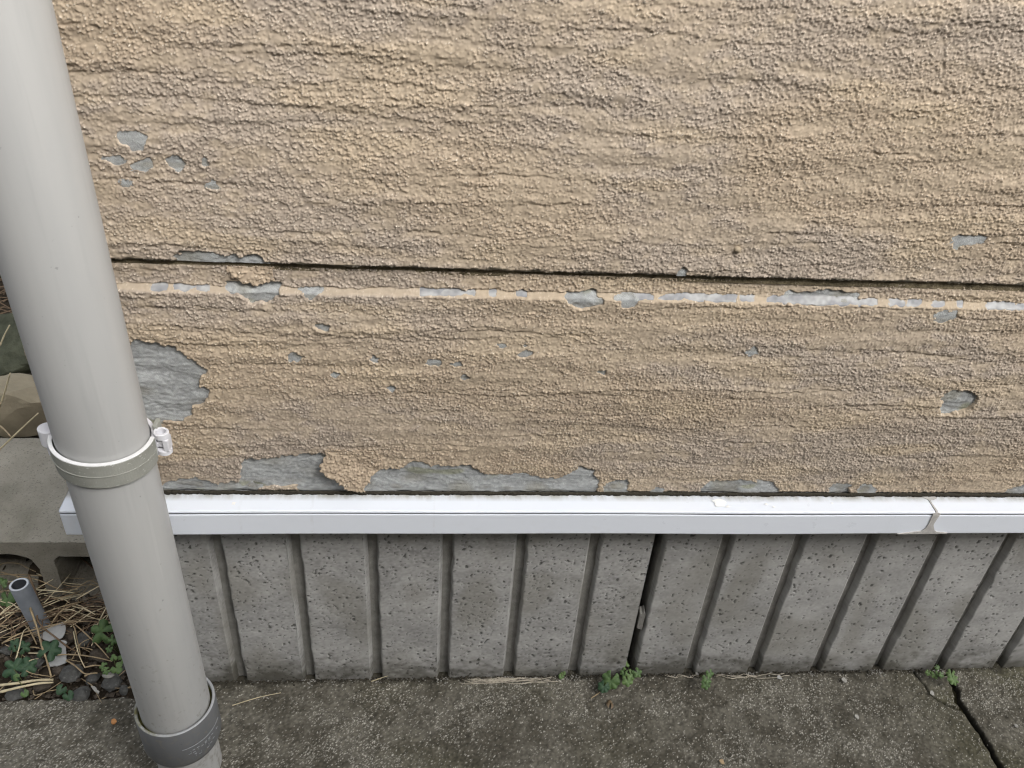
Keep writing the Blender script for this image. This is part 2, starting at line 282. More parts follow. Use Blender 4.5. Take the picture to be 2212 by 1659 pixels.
def stain_field(X, Z):
    s = 0
    for cx, cz, rx, rz, a in ((.32, .535, .17, .035, .75), (.43, .505, .12, .03, .6), (.08, .50, .1, .02, .5), (-.04, .93, .12, .03, .5), (.26, .955, .12, .025, .45), (.16, .905, .1, .02, .4), (.60, .52, .1, .02, .35), (-.08, .50, .07, .05, .4)):
        s = s+a*np.exp(-((X-cx)/rx)**2-((Z-cz)/rz)**2)
    return s

PATCH_N = 0
def build_board(name, z0, z1, key, label):
    global PATCH_N
    xs = np.arange(WX0, WX1+D*.5, D); zs = np.arange(z0, z1+D*.5, D)
    nr, nc = len(zs), len(xs)
    X, Z, h, rough, colr = coat_fields(xs, zs)
    out = base_profile(Z, X)+.0021                    # coat stands proud of the bare mortar
    bw = .0005*fnoise(nr, nc, D, .0014, .0035) if key == 'l' else 0
    bevel = sstep(-.0040, -.0028, Z-zb(X)+bw)*(1-sstep(.0022, .0034, Z-zb(X)+bw)) *(key == 'l')
    h = h*(1-.80*bevel)                            # rubbed smooth on the bevel
    colr = lerp(colr, (.425, .350, .258), .6*bevel)
    sf = np.clip(stain_field(X, Z)*sstep(-.9, 1.1, fnoise(nr, nc, D, .003, .007)), 0, 1); colr = lerp(colr, (.17, .14, .11), .38*sf)
    # ragged lower edges
    edge = np.arange(nr)[:, None]*D
    drop = sstep(.0022, .0, edge)*(.0012+.0014*np.abs(fnoise(nr, nc, D, .004, .006)))
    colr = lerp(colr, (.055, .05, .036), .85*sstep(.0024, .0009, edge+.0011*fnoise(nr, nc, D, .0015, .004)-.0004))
    hole = np.full((nr, nc), 1.0)
    rag = .0011*fnoise(nr, nc, D, .0016, .0020)+.0007*fnoise(nr, nc, D, .0045, .0055)
    polys = [[(a*1e-4, b*1e-4) for a, b in p] for k, p in PATCHES if k == key]
    if key == 'l':
        for a, b in BEVEL:
            a, b = a*1e-4, b*1e-4; n_ = max(2, int((b-a)/.008)); j = lambda s: RNG.normal(0, s)
            top = [(a+(b-a)*i/n_, zb(a+(b-a)*i/n_)+.0028-abs(j(.0013))) for i in range(n_+1)]; bot = [(a+(b-a)*i/n_, zb(a+(b-a)*i/n_)-.0031+abs(j(.0013))) for i in range(n_, -1, -1)]
            polys.append(top+bot)
    jobs = []
    for pi, poly in enumerate(polys):
        P = np.array(poly); lo = P.min(0)-.006; hi = P.max(0)+.006
        i0, i1 = np.searchsorted(xs, [lo[0], hi[0]]); j0, j1 = np.searchsorted(zs, [lo[1], hi[1]])
        if i1-i0 < 3 or j1-j0 < 3: continue
        isb = key == 'l' and pi >= len([1 for k, _ in PATCHES if k == 'l'])
        sl_ = (slice(j0, j1), slice(i0, i1))
        sd = poly_sd(X[sl_], Z[sl_], poly)+rag[sl_]*(.5 if isb else 1.0)
        hole[sl_] = np.minimum(hole[sl_], sd); jobs.append((sl_, sd, isb))
    keepcoat = sstep(-.0002, .0012, hole)
    lip = np.exp(-np.maximum(hole, 0)/.003)*.0002*(1-bevel)
    thin = .35+.65*(1-bevel)
    Yv = YF-(out+h+lip-drop)*keepcoat-(base_profile(Z, X)-.0045)*(1-keepcoat)+(1-thin)*.0018*keepcoat
    V = np.stack([X, Yv, Z], -1).reshape(-1, 3)
    cell = lambda a: np.minimum(np.minimum(a[:-1, :-1], a[1:, :-1]), np.minimum(a[:-1, 1:], a[1:, 1:]))
    cmax = np.maximum(np.maximum(hole[:-1, :-1], hole[1:, :-1]), np.maximum(hole[:-1, 1:], hole[1:, 1:]))
    F = grid_faces(nr, nc, cmax > -.0012)
    at = {'col': colr}
    V2, F2, at2 = compact(V, F, at)
    board = mesh_obj(name, V2, F2, coat, house, False, at2)
    props(board, label)
    # bottom return of the board (its cut edge)
    j = 0; Vr = np.concatenate([V.reshape(nr, nc, 3)[0], V.reshape(nr, nc, 3)[0]*[1, 0, 1]+[0, -.004, 0]])
    Fr = np.array([(i, nc+i, nc+i+1, i+1) for i in range(nc-1)]); mesh_obj('cut_edge', Vr, Fr, edge_dirt_shade, board)
    # left return at the house corner
    if True:
        L = V.reshape(nr, nc, 3)[:, 0]; cols = [L]+[L*[1, 0, 1]+np.stack([-np.abs(RNG.normal(0, .0009, nr)), np.full(nr, y), np.zeros(nr)], 1) for y in np.linspace(-.026, .25, 14)]
        Vl = np.stack(cols, 1).reshape(-1, 3); mesh_obj('corner_return', Vl, grid_faces(nr, len(cols), flip=True), coat, board, True, {'col': np.repeat(colr[:, :1], len(cols), 1)})
    for sl_, sd, isb in jobs:
        n1, n2 = sd.shape; x_, z_ = X[sl_], Z[sl_]
        if isb:
            y = YF-base_profile(z_, x_)-.0009-.00015*fnoise(n1, n2, D, .002, .003); mt = bevelpaint
            cp_ = lerp((.25, .255, .265), (.36, .362, .36), sstep(-1, 1, fnoise(n1, n2, D, .002, .006)))*(1+.08*fnoise(n1, n2, D, .0009, .0012))[..., None]
        else:
            # slaty broken mortar: shallow steps running sideways and a little down
            sk = fnoise(n1, n2, D, .0012, .0030); sk2 = fnoise(n1, n2, D, .0055, .012); sk3 = fnoise(n1, n2, D, .0008, .0012)
            rel = .00013*sk+.0003*sk2+.00010*sk3+.0006*(np.floor(sk2*.9+.12*sk)*.6)
            small = (sd < 0).sum()*D*D < 3.0e-4                     # little chips go only part-way through the coat
            y = YF-base_profile(z_, x_)-np.clip(rel, -.0020, .0015)*(.35 if small else 1)-(.0017 if small else 0); mt = mortar
            br = .345*(1+.05*sk+.08*sk3+.05*sk2); warm = sstep(.6, 1.8, fnoise(n1, n2, D, .012, .02))
            cp_ = np.stack([br*.97, br, br*.99], -1); cp_ = lerp(cp_, (.25, .235, .185), .55*warm)
            cp_ = lerp(cp_, (.21, .215, .10), .5*sstep(1.3, 2.2, fnoise(n1, n2, D, .006, .012)))
            cp_ = lerp(cp_, (.19, .175, .14), .55*sstep(.3, 1.3, fnoise(n1, n2, D, .004, .008))*sstep(.430, .412, z_))
            cp_ = np.clip(cp_, .10, .62)
        cm = np.minimum(np.minimum(sd[:-1, :-1], sd[1:, :-1]), np.minimum(sd[:-1, 1:], sd[1:, 1:]))
        F = grid_faces(n1, n2, cm < .0022)
        if len(F) == 0: continue
        Vp, Fp, ap = compact(np.stack([x_, y, z_], -1).reshape(-1, 3), F, {'col': cp_})
        mesh_obj('exposed_patch', Vp, Fp, mt, board, True, ap)
    return board

edge_dirt_shade = plain('edge_dirt_shade', (.045, .04, .03), .4, 300, .95, .1, .001, 600)
upper = build_board('siding_board', Z_LAP1, 1.02, 'u', 'upper siding board with tan stucco coat, above the dark lap line')
lower = build_board('siding_board', ZB, Z_LAP0, 'l', 'lower siding board with bevelled top edge and grey peeled patches')
# the wall goes on above and behind
bm = bmesh.new(); box_bm(bm, (WX0+.002, YF-.002, 1.0205), (WX1, .25, 2.6)); bm_obj('siding_board', bm, coat_far, house)
bm = bmesh.new(); box_bm(bm, (WX0+.006, -.0035, ZB-.004), (WX1+.9, .26, 2.59)); bm_obj('wall_core', bm, edge_dirt_shade, house)
for za, zz_ in ((ZB, Z_LAP0), (Z_LAP1, 2.6)):
    bm = bmesh.new(); box_bm(bm, (WX1+.001, YF-.0022, za), (WX1+.9, -.0036, zz_)); bm_obj('siding_board', bm, coat_far, house)
bm = bmesh.new(); box_bm(bm, (WX0+.004, -.0258, Z_LAP0-.004), (WX1, -.0036, Z_LAP1+.004)); bm_obj('joint_filler', bm, plain('joint_dirt', (.15, .125, .08), .5, 90, .95, .1, .002, 300), house)

# dark strip under the board, over the flashing: dirt with the gap's shade painted in
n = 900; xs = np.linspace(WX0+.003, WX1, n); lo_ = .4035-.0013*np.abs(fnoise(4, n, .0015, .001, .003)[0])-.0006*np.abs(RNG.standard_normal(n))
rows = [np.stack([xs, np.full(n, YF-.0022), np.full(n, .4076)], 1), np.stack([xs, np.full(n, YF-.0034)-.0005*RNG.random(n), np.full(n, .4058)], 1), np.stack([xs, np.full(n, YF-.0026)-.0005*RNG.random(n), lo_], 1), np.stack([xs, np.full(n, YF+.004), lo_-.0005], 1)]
mesh_obj('edge_dirt_shade', np.concatenate(rows), grid_faces(4, n, flip=True), edge_dirt_shade, house)
# loose curling flaps of coat
def flap(poly, liftf, ybase, label):
    P = np.array(poly, float); lo = P.min(0)-.004; hi = P.max(0)+.004
    d = .0009; xs = np.arange(lo[0], hi[0], d); zs = np.arange(lo[1], hi[1], d); nr, nc = len(zs), len(xs)
    X, Z = np.meshgrid(xs, zs)
    sd = poly_sd(X, Z, poly)+.0008*fnoise(nr, nc, d, .0014, .0014)
    imp = np.where(RNG.random((nr, nc)) < .10, .35+.9*RNG.random((nr, nc)), 0); g = stamp(imp)
    y = ybase-liftf(X, Z)-.0020*g-.0003*fnoise(nr, nc, d, .002, .004)
    cl = np.broadcast_to(np.array((.395, .316, .232)), (nr, nc, 3))*(1+.1*fnoise(nr, nc, d, .001, .0012))[..., None]; cl = lerp(cl, (.74, .67, .55), (stamp(np.where(RNG.random((nr, nc)) < .006, 1., 0)) > .55)*1.)
    cm = np.maximum(np.maximum(sd[:-1, :-1], sd[1:, :-1]), np.maximum(sd[:-1, 1:], sd[1:, 1:]))
    F = grid_faces(nr, nc, cm < .0004); V, F, at = compact(np.stack([X, y, Z], -1).reshape(-1, 3), F, {'col': cl})
    o = mesh_obj('loose_flap', V, F, coat, lower, True, at); props(o, label)
    s = o.modifiers.new('thickness', 'SOLIDIFY'); s.thickness = .0016; s.offset = -1
    return o
fp = [(a*1e-4, b*1e-4) for a, b in FLAP]
flap(fp, lambda X, Z: .0105*sstep(.478, .422, Z+(X-.06)*.45)+.0012, YF-.0022, 'curled flap of tan coat hanging loose over the grey patch')
fp2 = [(-.0195, .7005), (-.0205, .6955), (-.0165, .690), (-.009, .6865), (-.003, .6825), (.008, .6815), (.018, .6825), (.024, .6875), (.026, .7005)]
flap(fp2, lambda X, Z: .0040*sstep(.70, .683, Z)*sstep(.028, -.01, X)+.0015, YF+.0048, 'small loose crust of coat just below the lap line')
# little plugged fixing hole
V, F = tube_arrays([(.4944, YF-.0045, .7385), (.4944, YF+.002, .7385)], [.0034, .0038], 10)
o = mesh_obj('fixing_plug', V, F, plain('plug_paint', (.38, .31, .22), .2, 200, .8), upper, True); props(o, 'small round painted fixing plug on the upper board')

# ---- base flashing: two lengths of white coated sheet
fm = M('white_coated_sheet', .32, .5)
d_ = fm.ramp(fm.noise(60, 5, .6, (1, 1, 1)), .6, .8, 0, .35)
yy = fm.n('SeparateXYZ', Vector=fm.co).outputs[1]
dust = fm.math('MULTIPLY', fm.ramp(yy, -.043, -.034, 0, 1), fm.ramp(fm.noise(50, 5, .7, (1, .3, 1)), .38, .62, .25, .9))
drip = fm.math('MULTIPLY', fm.ramp(fm.noise(70, 3, .5, (1, .02, .02)), .66, .74, 0, 1), fm.ramp(fm.noise(200, 4), .4, .6, .0, .14))
fm.color(fm.mix(drip, fm.mix(dust, fm.mix(d_, (.76, .80, .86), (.69, .71, .73)), (.36, .35, .31)), (.45, .44, .41))).rough(fm.ramp(fm.noise(40, 4), .3, .7, .26, .42)); white = fm.mat
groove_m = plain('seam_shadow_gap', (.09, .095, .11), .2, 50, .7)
YO = -.0585
prof = [(-.012, .4040), (-.034, .4012), (-.0568, .3992), (-.0582, .3984), (YO, .3974), (YO, .3962), (-.0545, .3957), (-.0545, .3940), (-.0578, .3936), (YO, .3926), (YO+.0003, .3625), (-.0577, .3612), (-.0560, .3606), (-.0400, .3618), (-.010, .3640)]
def flashing(x0, x1, n, label, endcurve=False):
    V = []; F = []; xs = np.linspace(x0, x1, n); k = len(prof)
    for i, x in enumerate(xs):
        sag = .0006*math.sin(x*7.0)+.0004*math.sin(x*17+1)
        for (y, z) in prof: V.append((x, y, z+sag*(1 if z < .395 else .6)+(.0012 if x > .6 and z < .37 else 0)*sstep(.6, 1.1, np.array(x)).item()))
    for i in range(n-1):
        for j in range(k-1): F.append((i*k+j, i*k+j+1, (i+1)*k+j+1, (i+1)*k+j))
    F.append(tuple(range(k))[::-1]); F.append(tuple((n-1)*k+j for j in range(k)))
    o = mesh_obj('base_flashing', V, F, white, house); props(o, label)
    return o
def seam_shade(x0, x1, par):  # dark strip painting the shade of the groove under the flashing lip
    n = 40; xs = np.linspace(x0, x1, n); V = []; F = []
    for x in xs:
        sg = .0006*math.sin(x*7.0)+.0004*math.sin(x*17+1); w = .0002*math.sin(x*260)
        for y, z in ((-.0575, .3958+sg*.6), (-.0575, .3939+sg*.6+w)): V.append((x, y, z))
    F = [(i*2, i*2+1, i*2+3, i*2+2) for i in range(n-1)]; mesh_obj('seam_shade', V, F, groove_m, par)
f1 = flashing(-.238, .8215, 60, 'long white coated flashing strip below the tan wall')
f2 = flashing(.8245, 1.6, 20, 'short length of white flashing right of the smeared joint')
seam_shade(-.238, .8215, f1); seam_shade(.8245, 1.6, f2)
V = [(-.238, y, z) for y, z in prof]                 # side leg round the house corner
k = len(prof)
Vs = [(-.238-(-.03-y)*.03, .25 if i else y, z) for i in (0, 1) for y, z in prof]
Fs = [(j, j+1, k+j+1, k+j) for j in range(k-1)]
mesh_obj('corner_leg', [(-.2384, y if y > -.03 else y, z) for y, z in prof]+[(-.2384, .25, z) for y, z in prof], Fs, white, f1)
# sealant smeared over the joint
sealant = plain('grey_sealant', (.47, .455, .43), .18, 90, .75, .25, .0006, 300)
bm = bmesh.new()
vs = [bm.verts.new((a*1e-4, YO-.0012, b*1e-4)) for a, b in SMEAR]; f_ = bm.faces.new(vs)
r = bmesh.ops.extrude_face_region(bm, geom=[f_]); [setattr(v, 'co', v.co+Vector((0, .0013, 0))) for v in r['geom'] if isinstance(v, bmesh.types.BMVert)]
bmesh.ops.triangulate(bm, faces=bm.faces); o = bm_obj('joint_sealant', bm, sealant, f1); props(o, 'grey-beige sealant smeared down the joint of the white flashing')
bm = bmesh.new()
for pl in ([(.8195, -.0300), (.815, -.0330), (.8195, -.0365), (.8235, -.0385), (.8290, -.0375), (.8350, -.0345), (.8310, -.0300)], [(.8217, -.0385), (.8222, -.0582), (.8248, -.0582), (.8232, -.0385)]):
    vs = [bm.verts.new((x, y, .4012+(y+.034)*.0877+.0009)) for x, y in pl]; bm.faces.new(vs)
r = bmesh.ops.extrude_face_region(bm, geom=list(bm.faces)); [setattr(v, 'co', v.co-Vector((0, 0, .0012))) for v in r['geom'] if isinstance(v, bmesh.types.BMVert)]
bmesh.ops.triangulate(bm, faces=bm.faces); bm_obj('joint_sealant', bm, sealant, f1)
# white filler blots on the flashing top
blot = plain('filler_blot', (.86, .86, .84), .04, 90, .7)
for (x, y, rx, ry) in ((.544, -.0442, .0085, .0055), (.553, -.050, .003, .002), (.604, -.046, .0022, .0018), (.612, -.051, .0018, .0014), (-.045, -.047, .0026, .0024), (.69, -.044, .0018, .0012)):
    n = 12; vs = []; ang = [2*math.pi*i/n for i in range(n)]; rr = [1+.35*random.uniform(-1, 1) for _ in ang]
    bm = bmesh.new(); top = [bm.verts.new((x+rx*q*math.cos(a), y+ry*q*math.sin(a), .4012+(y+ry*q*math.sin(a)+.034)*.0877+.0007)) for a, q in zip(ang, rr)]
    c_ = bm.verts.new((x, y, .4012+(y+.034)*.0877+.0012))
    for i in range(n): bm.faces.new((top[i], top[(i+1) % n], c_))
    bm_obj('filler_blot', bm, blot, f1, True)

# ================================================================== FOUNDATION
found = empty('foundation_wall', (.45, 0, 0), 'grey ribbed precast concrete foundation wall under the white flashing', 'wall')
conL = vcol_material('rough_precast_concrete', .88, .2); conR = vcol_material('smooth_precast_concrete', .88, .2)
con_back = plain('groove_concrete', (.27, .265, .245), .22, 60, .9, .2, .0008, 300)
ZT = .385
def rib(x0, x1, parent, mat, npit, roughness, slope=.0045, right_open=False):
    d = .0014 if x0 < 1.1 else .005; depth = .0120
    xs = np.concatenate([[x0-.0022, x0-.0018, x0-.0006, x0+.0006], np.arange(x0+.0018, x1-slope, d), x1-slope*np.linspace(1, 0, 11)])
    zs = np.concatenate([np.arange(-.012, .325, d), np.linspace(.33, ZT, 6)]); nr, nc = len(zs), len(xs); X, Z = np.meshgrid(xs, zs)
    wob = .0005*fnoise(nr, 4, d, .006, .001)[:, :1]
    Y = np.zeros((nr, nc))
    Y[:, 0] = depth; Y[:, 1] = depth*.8; Y[:, 2] = .0018; Y[:, 3] = .0003
    Y[:, nc-11:] = depth*np.linspace(0, 1, 11)[None, :]
    X = X+wob*np.where((X < x0+.003), 1.0, 0)
    n_ = fnoise(nr, nc, d, .0010, .0013); n2 = fnoise(nr, nc, d, .006, .010); tear = fnoise(nr, nc, d, .0011, .0011)
    zone = sstep(-1.2, 1.2, fnoise(nr, nc, d, .02, .03)+.2)             # where the face is torn open
    tl = sstep(1.8-.6*roughness*zone, 2.2, tear)
    Yp = .00006*roughness*n_+.00008*n2+.0006*tl
    pit = .85*tl
    for _ in range(npit):
        cx, cz = RNG.uniform(x0, x1-.004), RNG.uniform(0, .36); big = RNG.random() < .04
        rx = (RNG.uniform(.0013, .0025) if big else RNG.uniform(.0005, .0010)); rz = rx*RNG.uniform(.9, 1.5)
        i0, i1 = np.searchsorted(xs, [cx-3*rx, cx+3*rx]); j0, j1 = np.searchsorted(zs, [cz-3*rx, cz+3*rx])
        if i1 <= i0 or j1 <= j0: continue
        q = np.exp(-((X[j0:j1, i0:i1]-cx)/rx)**2-((Z[j0:j1, i0:i1]-cz)/rz)**2)
        pit[j0:j1, i0:i1] = np.maximum(pit[j0:j1, i0:i1], q*(1.3 if big else .9))
    pit[:, :4] = 0; pit[:, -11:] = 0
    br = .345*(1+.05*fnoise(nr, nc, d, .02, .02)+.07*n_*(.3+.7*roughness)+.05*n2)
    cl = np.stack([br*1.01, br*1.0, br*.965], -1)
    cl = lerp(cl, (.40, .40, .40), .6*sstep(1.5, 2.4, fnoise(nr, nc, d, .0010, .0015))*roughness)
    cl = lerp(cl, (.20, .19, .155), .4*sstep(-.2, 1.6, fnoise(nr, nc, d, .03, .02)))
    cl = lerp(cl, (.075, .075, .07), .9*sstep(.28, .75, pit))           # shade inside the blow holes painted in as a dark tone
    tide = .006+.010*fnoise(nr, nc, d, .008, .02)+.007*fnoise(nr, nc, d, .002, .003)-Z
    cl = lerp(cl, (.060, .056, .042), .80*sstep(-.055, .012, tide))      # algae tide mark at the foot
    inner = np.ones(nc); inner[:3] = 0; inner[-11:] = 0
    Y = Y+(Yp+.0009*pit)*inner[None, :]
    V = np.stack([X, Y, Z], -1).reshape(-1, 3)
    return mesh_obj('rib', V, grid_faces(nr, nc), mat, parent, True, {'col': cl})
def panel(x0, x1, grooves, mat, npit, rough, label):
    """grooves: right-hand edges of the vertical grooves"""
    bm = bmesh.new(); box_bm(bm, (x0, .0113, -.04), (x1, .12, ZT+.01), .0012)
    p = bm_obj('concrete_panel', bm, con_back, found); props(p, label)
    GW = .0140
    starts = [x0+.0022]+grooves; ends = [g-GW for g in grooves]+[x1-.0005]
    for i, (a, b) in enumerate(zip(starts, ends)):
        last = i == len(ends)-1
        rib(a, b, p, mat, int(npit*(b-a)/.09), rough, .0045 if not last else .004)
    return p
JX = .4985
panel(-.222, JX-.0060, [-.183, -.083, .0171, .1171, .2171, .3171, .4171], conL, 300, 1.0, 'left foundation panel, rough and pitted, ending at the open dark joint')
panel(JX+.0045, 1.6, [.6010, .7038, .8066, .9094, 1.0122, 1.1150, 1.218, 1.32, 1.42], conR, 200, .5, 'right foundation panel, smoother, starting at the open dark joint')
bm = bmesh.new(); box_bm(bm, (-.215, .121, -.06), (1.6, .26, ZB-.006)); bm_obj('footing', bm, edge_dirt_shade, found)
# broken rubber spacer caught in the joint
bm = bmesh.new()
pr_ = [(-.0042, 0), (.0040, -.004), (.0046, .030), (.0018, .037), (-.0010, .033), (-.0044, .034)]
vs = [bm.verts.new((.4965+x, .001, .109+z)) for x, z in pr_]; f_ = bm.faces.new(vs)
r = bmesh.ops.extrude_face_region(bm, geom=[f_]); [setattr(v, 'co', v.co+Vector((.001, .012, .002))) for v in r['geom'] if isinstance(v, bmesh.types.BMVert)]
bmesh.ops.bevel(bm, geom=list(bm.edges), offset=.0007, segments=1, affect='EDGES')
o = bm_obj('joint_spacer', bm, plain('grey_spacer', (.19, .185, .17), .15, 200, .8, .2, .0005, 400)); props(o, 'small grey spacer stub wedged in the open joint between concrete panels', 'spacer')

# ================================================================== GROUND
soil_m = M('dark_soil', .95, .1)
c = soil_m.mix(soil_m.ramp(soil_m.noise(40, 6, .65), .3, .7), (.028, .022, .016), (.075, .06, .043))
soil_m.color(soil_m.mix(soil_m.ramp(soil_m.noise(240, 4), .6, .75, 0, .6), c, (.13, .11, .085))).bump(soil_m.noise(260, 6, .7), .004, 1.0); soil = soil_m.mat
V = [(-60, -60, -.14), (60, -60, -.14), (60, 60, -.14), (-60, 60, -.14)]
props(mesh_obj('ground', V, [(0, 1, 2, 3)], soil), kind='structure')
d = .005; xs = np.arange(-1.6, -.205, d); ys = np.arange(-.026, 2.2, d*1.6); nr, nc = len(ys), len(xs); X, Y = np.meshgrid(xs, ys)
Zs = -.016+.007*fnoise(nr, nc, d, .012, .012)+.0045*fnoise(nr, nc, d, .005, .005)+.02*sstep(.45, .9, Y)*fnoise(nr, nc, d, .05, .05)
Zs = np.where(Y < -.012, np.minimum(Zs, -.006), Zs)
props(mesh_obj('soil_bed', np.stack([X, Y, Zs], -1).reshape(-1, 3), grid_faces(nr, nc, flip=False), soil, None, True), kind='structure')

apron_m = vcol_material('weathered_apron_concrete', .92, .18)
apron = props(bpy.data.objects.new('concrete_apron', None), kind='structure'); link(apron)
JT = [(a*1e-4, b*1e-4) for a, b in JOINT]; CK = [(a*1e-4, b*1e-4) for a, b in CRACK]
jy = np.array([p[1] for p in JT])[::-1]; jx = np.array([p[0] for p in JT])[::-1]
def joint_x(y): return np.interp(y, np.concatenate([[-2.0], jy]), np.concatenate([[1.0115], jx]))
SD = .00135
def slab(name, inside_fn, xs, ys, zoff, label, ew=.0017, warp=None, drop=None):
    """sheet with rounded edges where inside_fn (distance into the slab) runs out"""
    nr, nc = len(ys), len(xs); X, Y = np.meshgrid(xs, ys)
    if warp: X = X+warp(X, Y)
    s = inside_fn(X, Y); n = fnoise(nr, nc, SD, .003, .003); q = lambda a, b_=None: fnoise(nr, nc, SD, a, b_ or a)
    pale = sstep(-.4, 1.5, q(.015, .03)+.5*q(.005)); rich = .08+.20*pale
    imp = np.where(RNG.random((nr, nc)) < rich, .4+.6*RNG.random((nr, nc)), 0)*(RNG.random((nr, nc)) < .75); big = np.where(RNG.random((nr, nc)) < .010+.024*pale, 1., 0)*(.55+.45*RNG.random((nr, nc)))
    g = np.maximum(imp, stamp(big)*.9)
    c = lerp((.080, .073, .057), (.125, .116, .094), sstep(-1.2, 1.2, q(.008)))
    c = lerp(c, (.090, .087, .048), .6*sstep(-.4, 2.4, q(.05, .06)*.7+(X-.55)*1.6)); c = c*(1+.18*np.clip(q(.0010), -2, 2))[..., None]
    sto = lerp((.15, .142, .118), (.58, .555, .49), RNG.random((nr, nc))**1.7)
    c = lerp(c, sto, sstep(.15, .8, g)); c = np.clip(c, .02, .7)
    c = lerp(c, (.018, .016, .012), .95*sstep(.0012, -.0002, s))
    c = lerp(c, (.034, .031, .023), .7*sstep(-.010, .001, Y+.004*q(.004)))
    Z = zoff+.0005*g+.0004*n+.0012*q(.03)+.00035*q(.0014)-.012*np.exp(-np.maximum(s, 0)/ew)
    Z = np.where(s < 0, zoff-.012+s*6, Z)
    if drop is not None: Z = Z-drop[None, :]; c = lerp(c, (.022, .020, .015), np.broadcast_to(np.clip(drop/.003, 0, .95)[None, :], c.shape[:2]))
    cm = np.minimum(np.minimum(s[:-1, :-1], s[1:, :-1]), np.minimum(s[:-1, 1:], s[1:, 1:]))
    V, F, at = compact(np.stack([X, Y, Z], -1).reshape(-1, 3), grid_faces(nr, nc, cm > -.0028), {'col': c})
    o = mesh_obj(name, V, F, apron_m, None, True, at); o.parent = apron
    props(o, label); return o
def edge_noise(x, y): return .0006*np.sin(x*210+y*330)+.0004*np.sin(x*413-y*500+1)
crack_poly = CK+[(1.0180, -.0720), (1.0130, -.0576), (1.0180, -.0396), (1.0195, -.0237), (1.0240, .012), (.9640, .012)]
def in_left(X, Y):
    back = np.where(X < -.212, -.0215+.001*np.sin(X*90), .03)-Y+edge_noise(X, Y)
    return np.minimum(back, poly_sd(X, Y, crack_poly)-.0004+edge_noise(X, Y)*.6)
def in_chip(X, Y): return np.minimum(np.minimum(-poly_sd(X, Y, crack_poly)+.0002+edge_noise(X, Y)*.6, .03-Y), joint_x(Y)-.0030-X+edge_noise(X, Y))
def in_right(X, Y): return .03-Y
JX0, GL, GR = 1.0115, .0022, .0016
def jw(Y): return joint_x(Y)-JX0+.0006*np.sin(Y*260)+.0004*np.sin(Y*610+1)
ED = np.array([.0052, .0036, .0022, .0012, .0005, .0, -.0003]); EZ = np.array([0, .0002, .0008, .0022, .0050, .012, .030])
xl = np.concatenate([np.arange(-.47, JX0-GL-.006, SD), JX0-GL-ED]); dl = np.zeros(len(xl)); dl[-7:] = EZ
xr = np.concatenate([JX0+GR+ED[::-1], np.arange(JX0+GR+.0062, 1.25, SD)]); dr_ = np.zeros(len(xr)); dr_[:7] = EZ[::-1]
ysn = np.arange(-.235, .032, SD)
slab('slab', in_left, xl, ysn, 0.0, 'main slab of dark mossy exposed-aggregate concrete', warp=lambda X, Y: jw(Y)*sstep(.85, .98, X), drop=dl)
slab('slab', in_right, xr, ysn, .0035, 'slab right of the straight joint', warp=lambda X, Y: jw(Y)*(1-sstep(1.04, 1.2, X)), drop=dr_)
slab('broken_corner', in_chip, np.arange(.955, 1.03, .0014), np.arange(-.085, .03, .0014), -.0015, 'cracked-off corner piece of the slab beside the joint', .0009)
fm2 = M('far_apron_concrete', .92, .18)
c = fm2.mix(fm2.ramp(fm2.noise(25, 6, .65), .3, .7), (.075, .069, .055), (.125, .116, .094)); v = fm2.voro(330); g = fm2.n('SeparateColor', Color=v.outputs['Color']).outputs
fm2.color(fm2.mix(fm2.math('MULTIPLY', fm2.ramp(v.outputs['Distance'], .2, .45, 1, 0), fm2.ramp(g[0], .55, 1, 0, .8)), c, (.40, .38, .33))).bump(fm2.noise(300, 5, .7), .0012, .8)
ye, yb = -1.69, float(ysn[0])
for nm, (x0, y0, x1, y1, z) in (('front_left', (-1.4, ye, JX0-GL, yb, 0)), ('front_right', (JX0+GR, ye, 2.2, yb, .0035)), ('left', (-1.4, yb, -.47, -.0215, 0)), ('right', (float(xr[-1]), yb, 2.2, .03, .0035))):
    o = mesh_obj('slab', [(x0, y0, z), (x1, y0, z), (x1, y1, z), (x0, y1, z)], [(0, 1, 2, 3)], fm2.mat); o.parent = apron
# fill in the joints and under the slabs
props(mesh_obj('joint_soil', [(-1.4, -1.6, -.0085), (1.9, -1.6, -.0085), (1.9, .06, -.0085), (-.2, .06, -.0085), (-.2, -.024, -.0085), (-1.4, -.024, -.0085)], [(0, 1, 2, 3, 4, 5)], plain('mossy_joint_soil', (.06, .055, .03), .5, 120, .95, .1, .002, 300)), kind='structure')

# ================================================================== DOWNPIPE
AX0, AX1 = Vector((-.131, -.131, 0)), Vector((-.123, -.152, 1))
def pvc(name, a, b, rough=.34):
    m = M(name, rough, .45)
    c = m.mix(m.ramp(m.noise(6, 4, .5, (5, 5, .35)), .35, .65), a, b)
    c = m.mix(m.ramp(m.noise(170, 3, .5), .735, .76, 0, .55), c, tuple(x*.45 for x in a))
    c = m.mix(m.ramp(m.noise(30, 6, .6, (3, 3, .15), (4, 4, 4)), .55, .75, 0, .35), c, tuple(x*.8 for x in a))
    zz = m.n('SeparateXYZ', Vector=m.co).outputs[2]     # soil splashed up from the ground, in spots that thin out upwards
    spl = m.math('MULTIPLY', m.ramp(m.math('SUBTRACT', m.noise(120, 5, .65, loc=(2, 7, 1)), m.math('MULTIPLY', zz, .45)), .50, .60, 0, 1), .5)
    c = m.mix(spl, c, (.20, .18, .14))
    scr = m.ramp(m.noise(55, 4, .5, (1, 1, .06), (9, 1, 3), .4), .68, .72, 0, .14); c = m.mix(scr, c, (.60, .60, .58))
    m.color(c).rough(m.ramp(m.noise(25, 4), .3, .7, rough-.05, rough+.16)); return m.mat
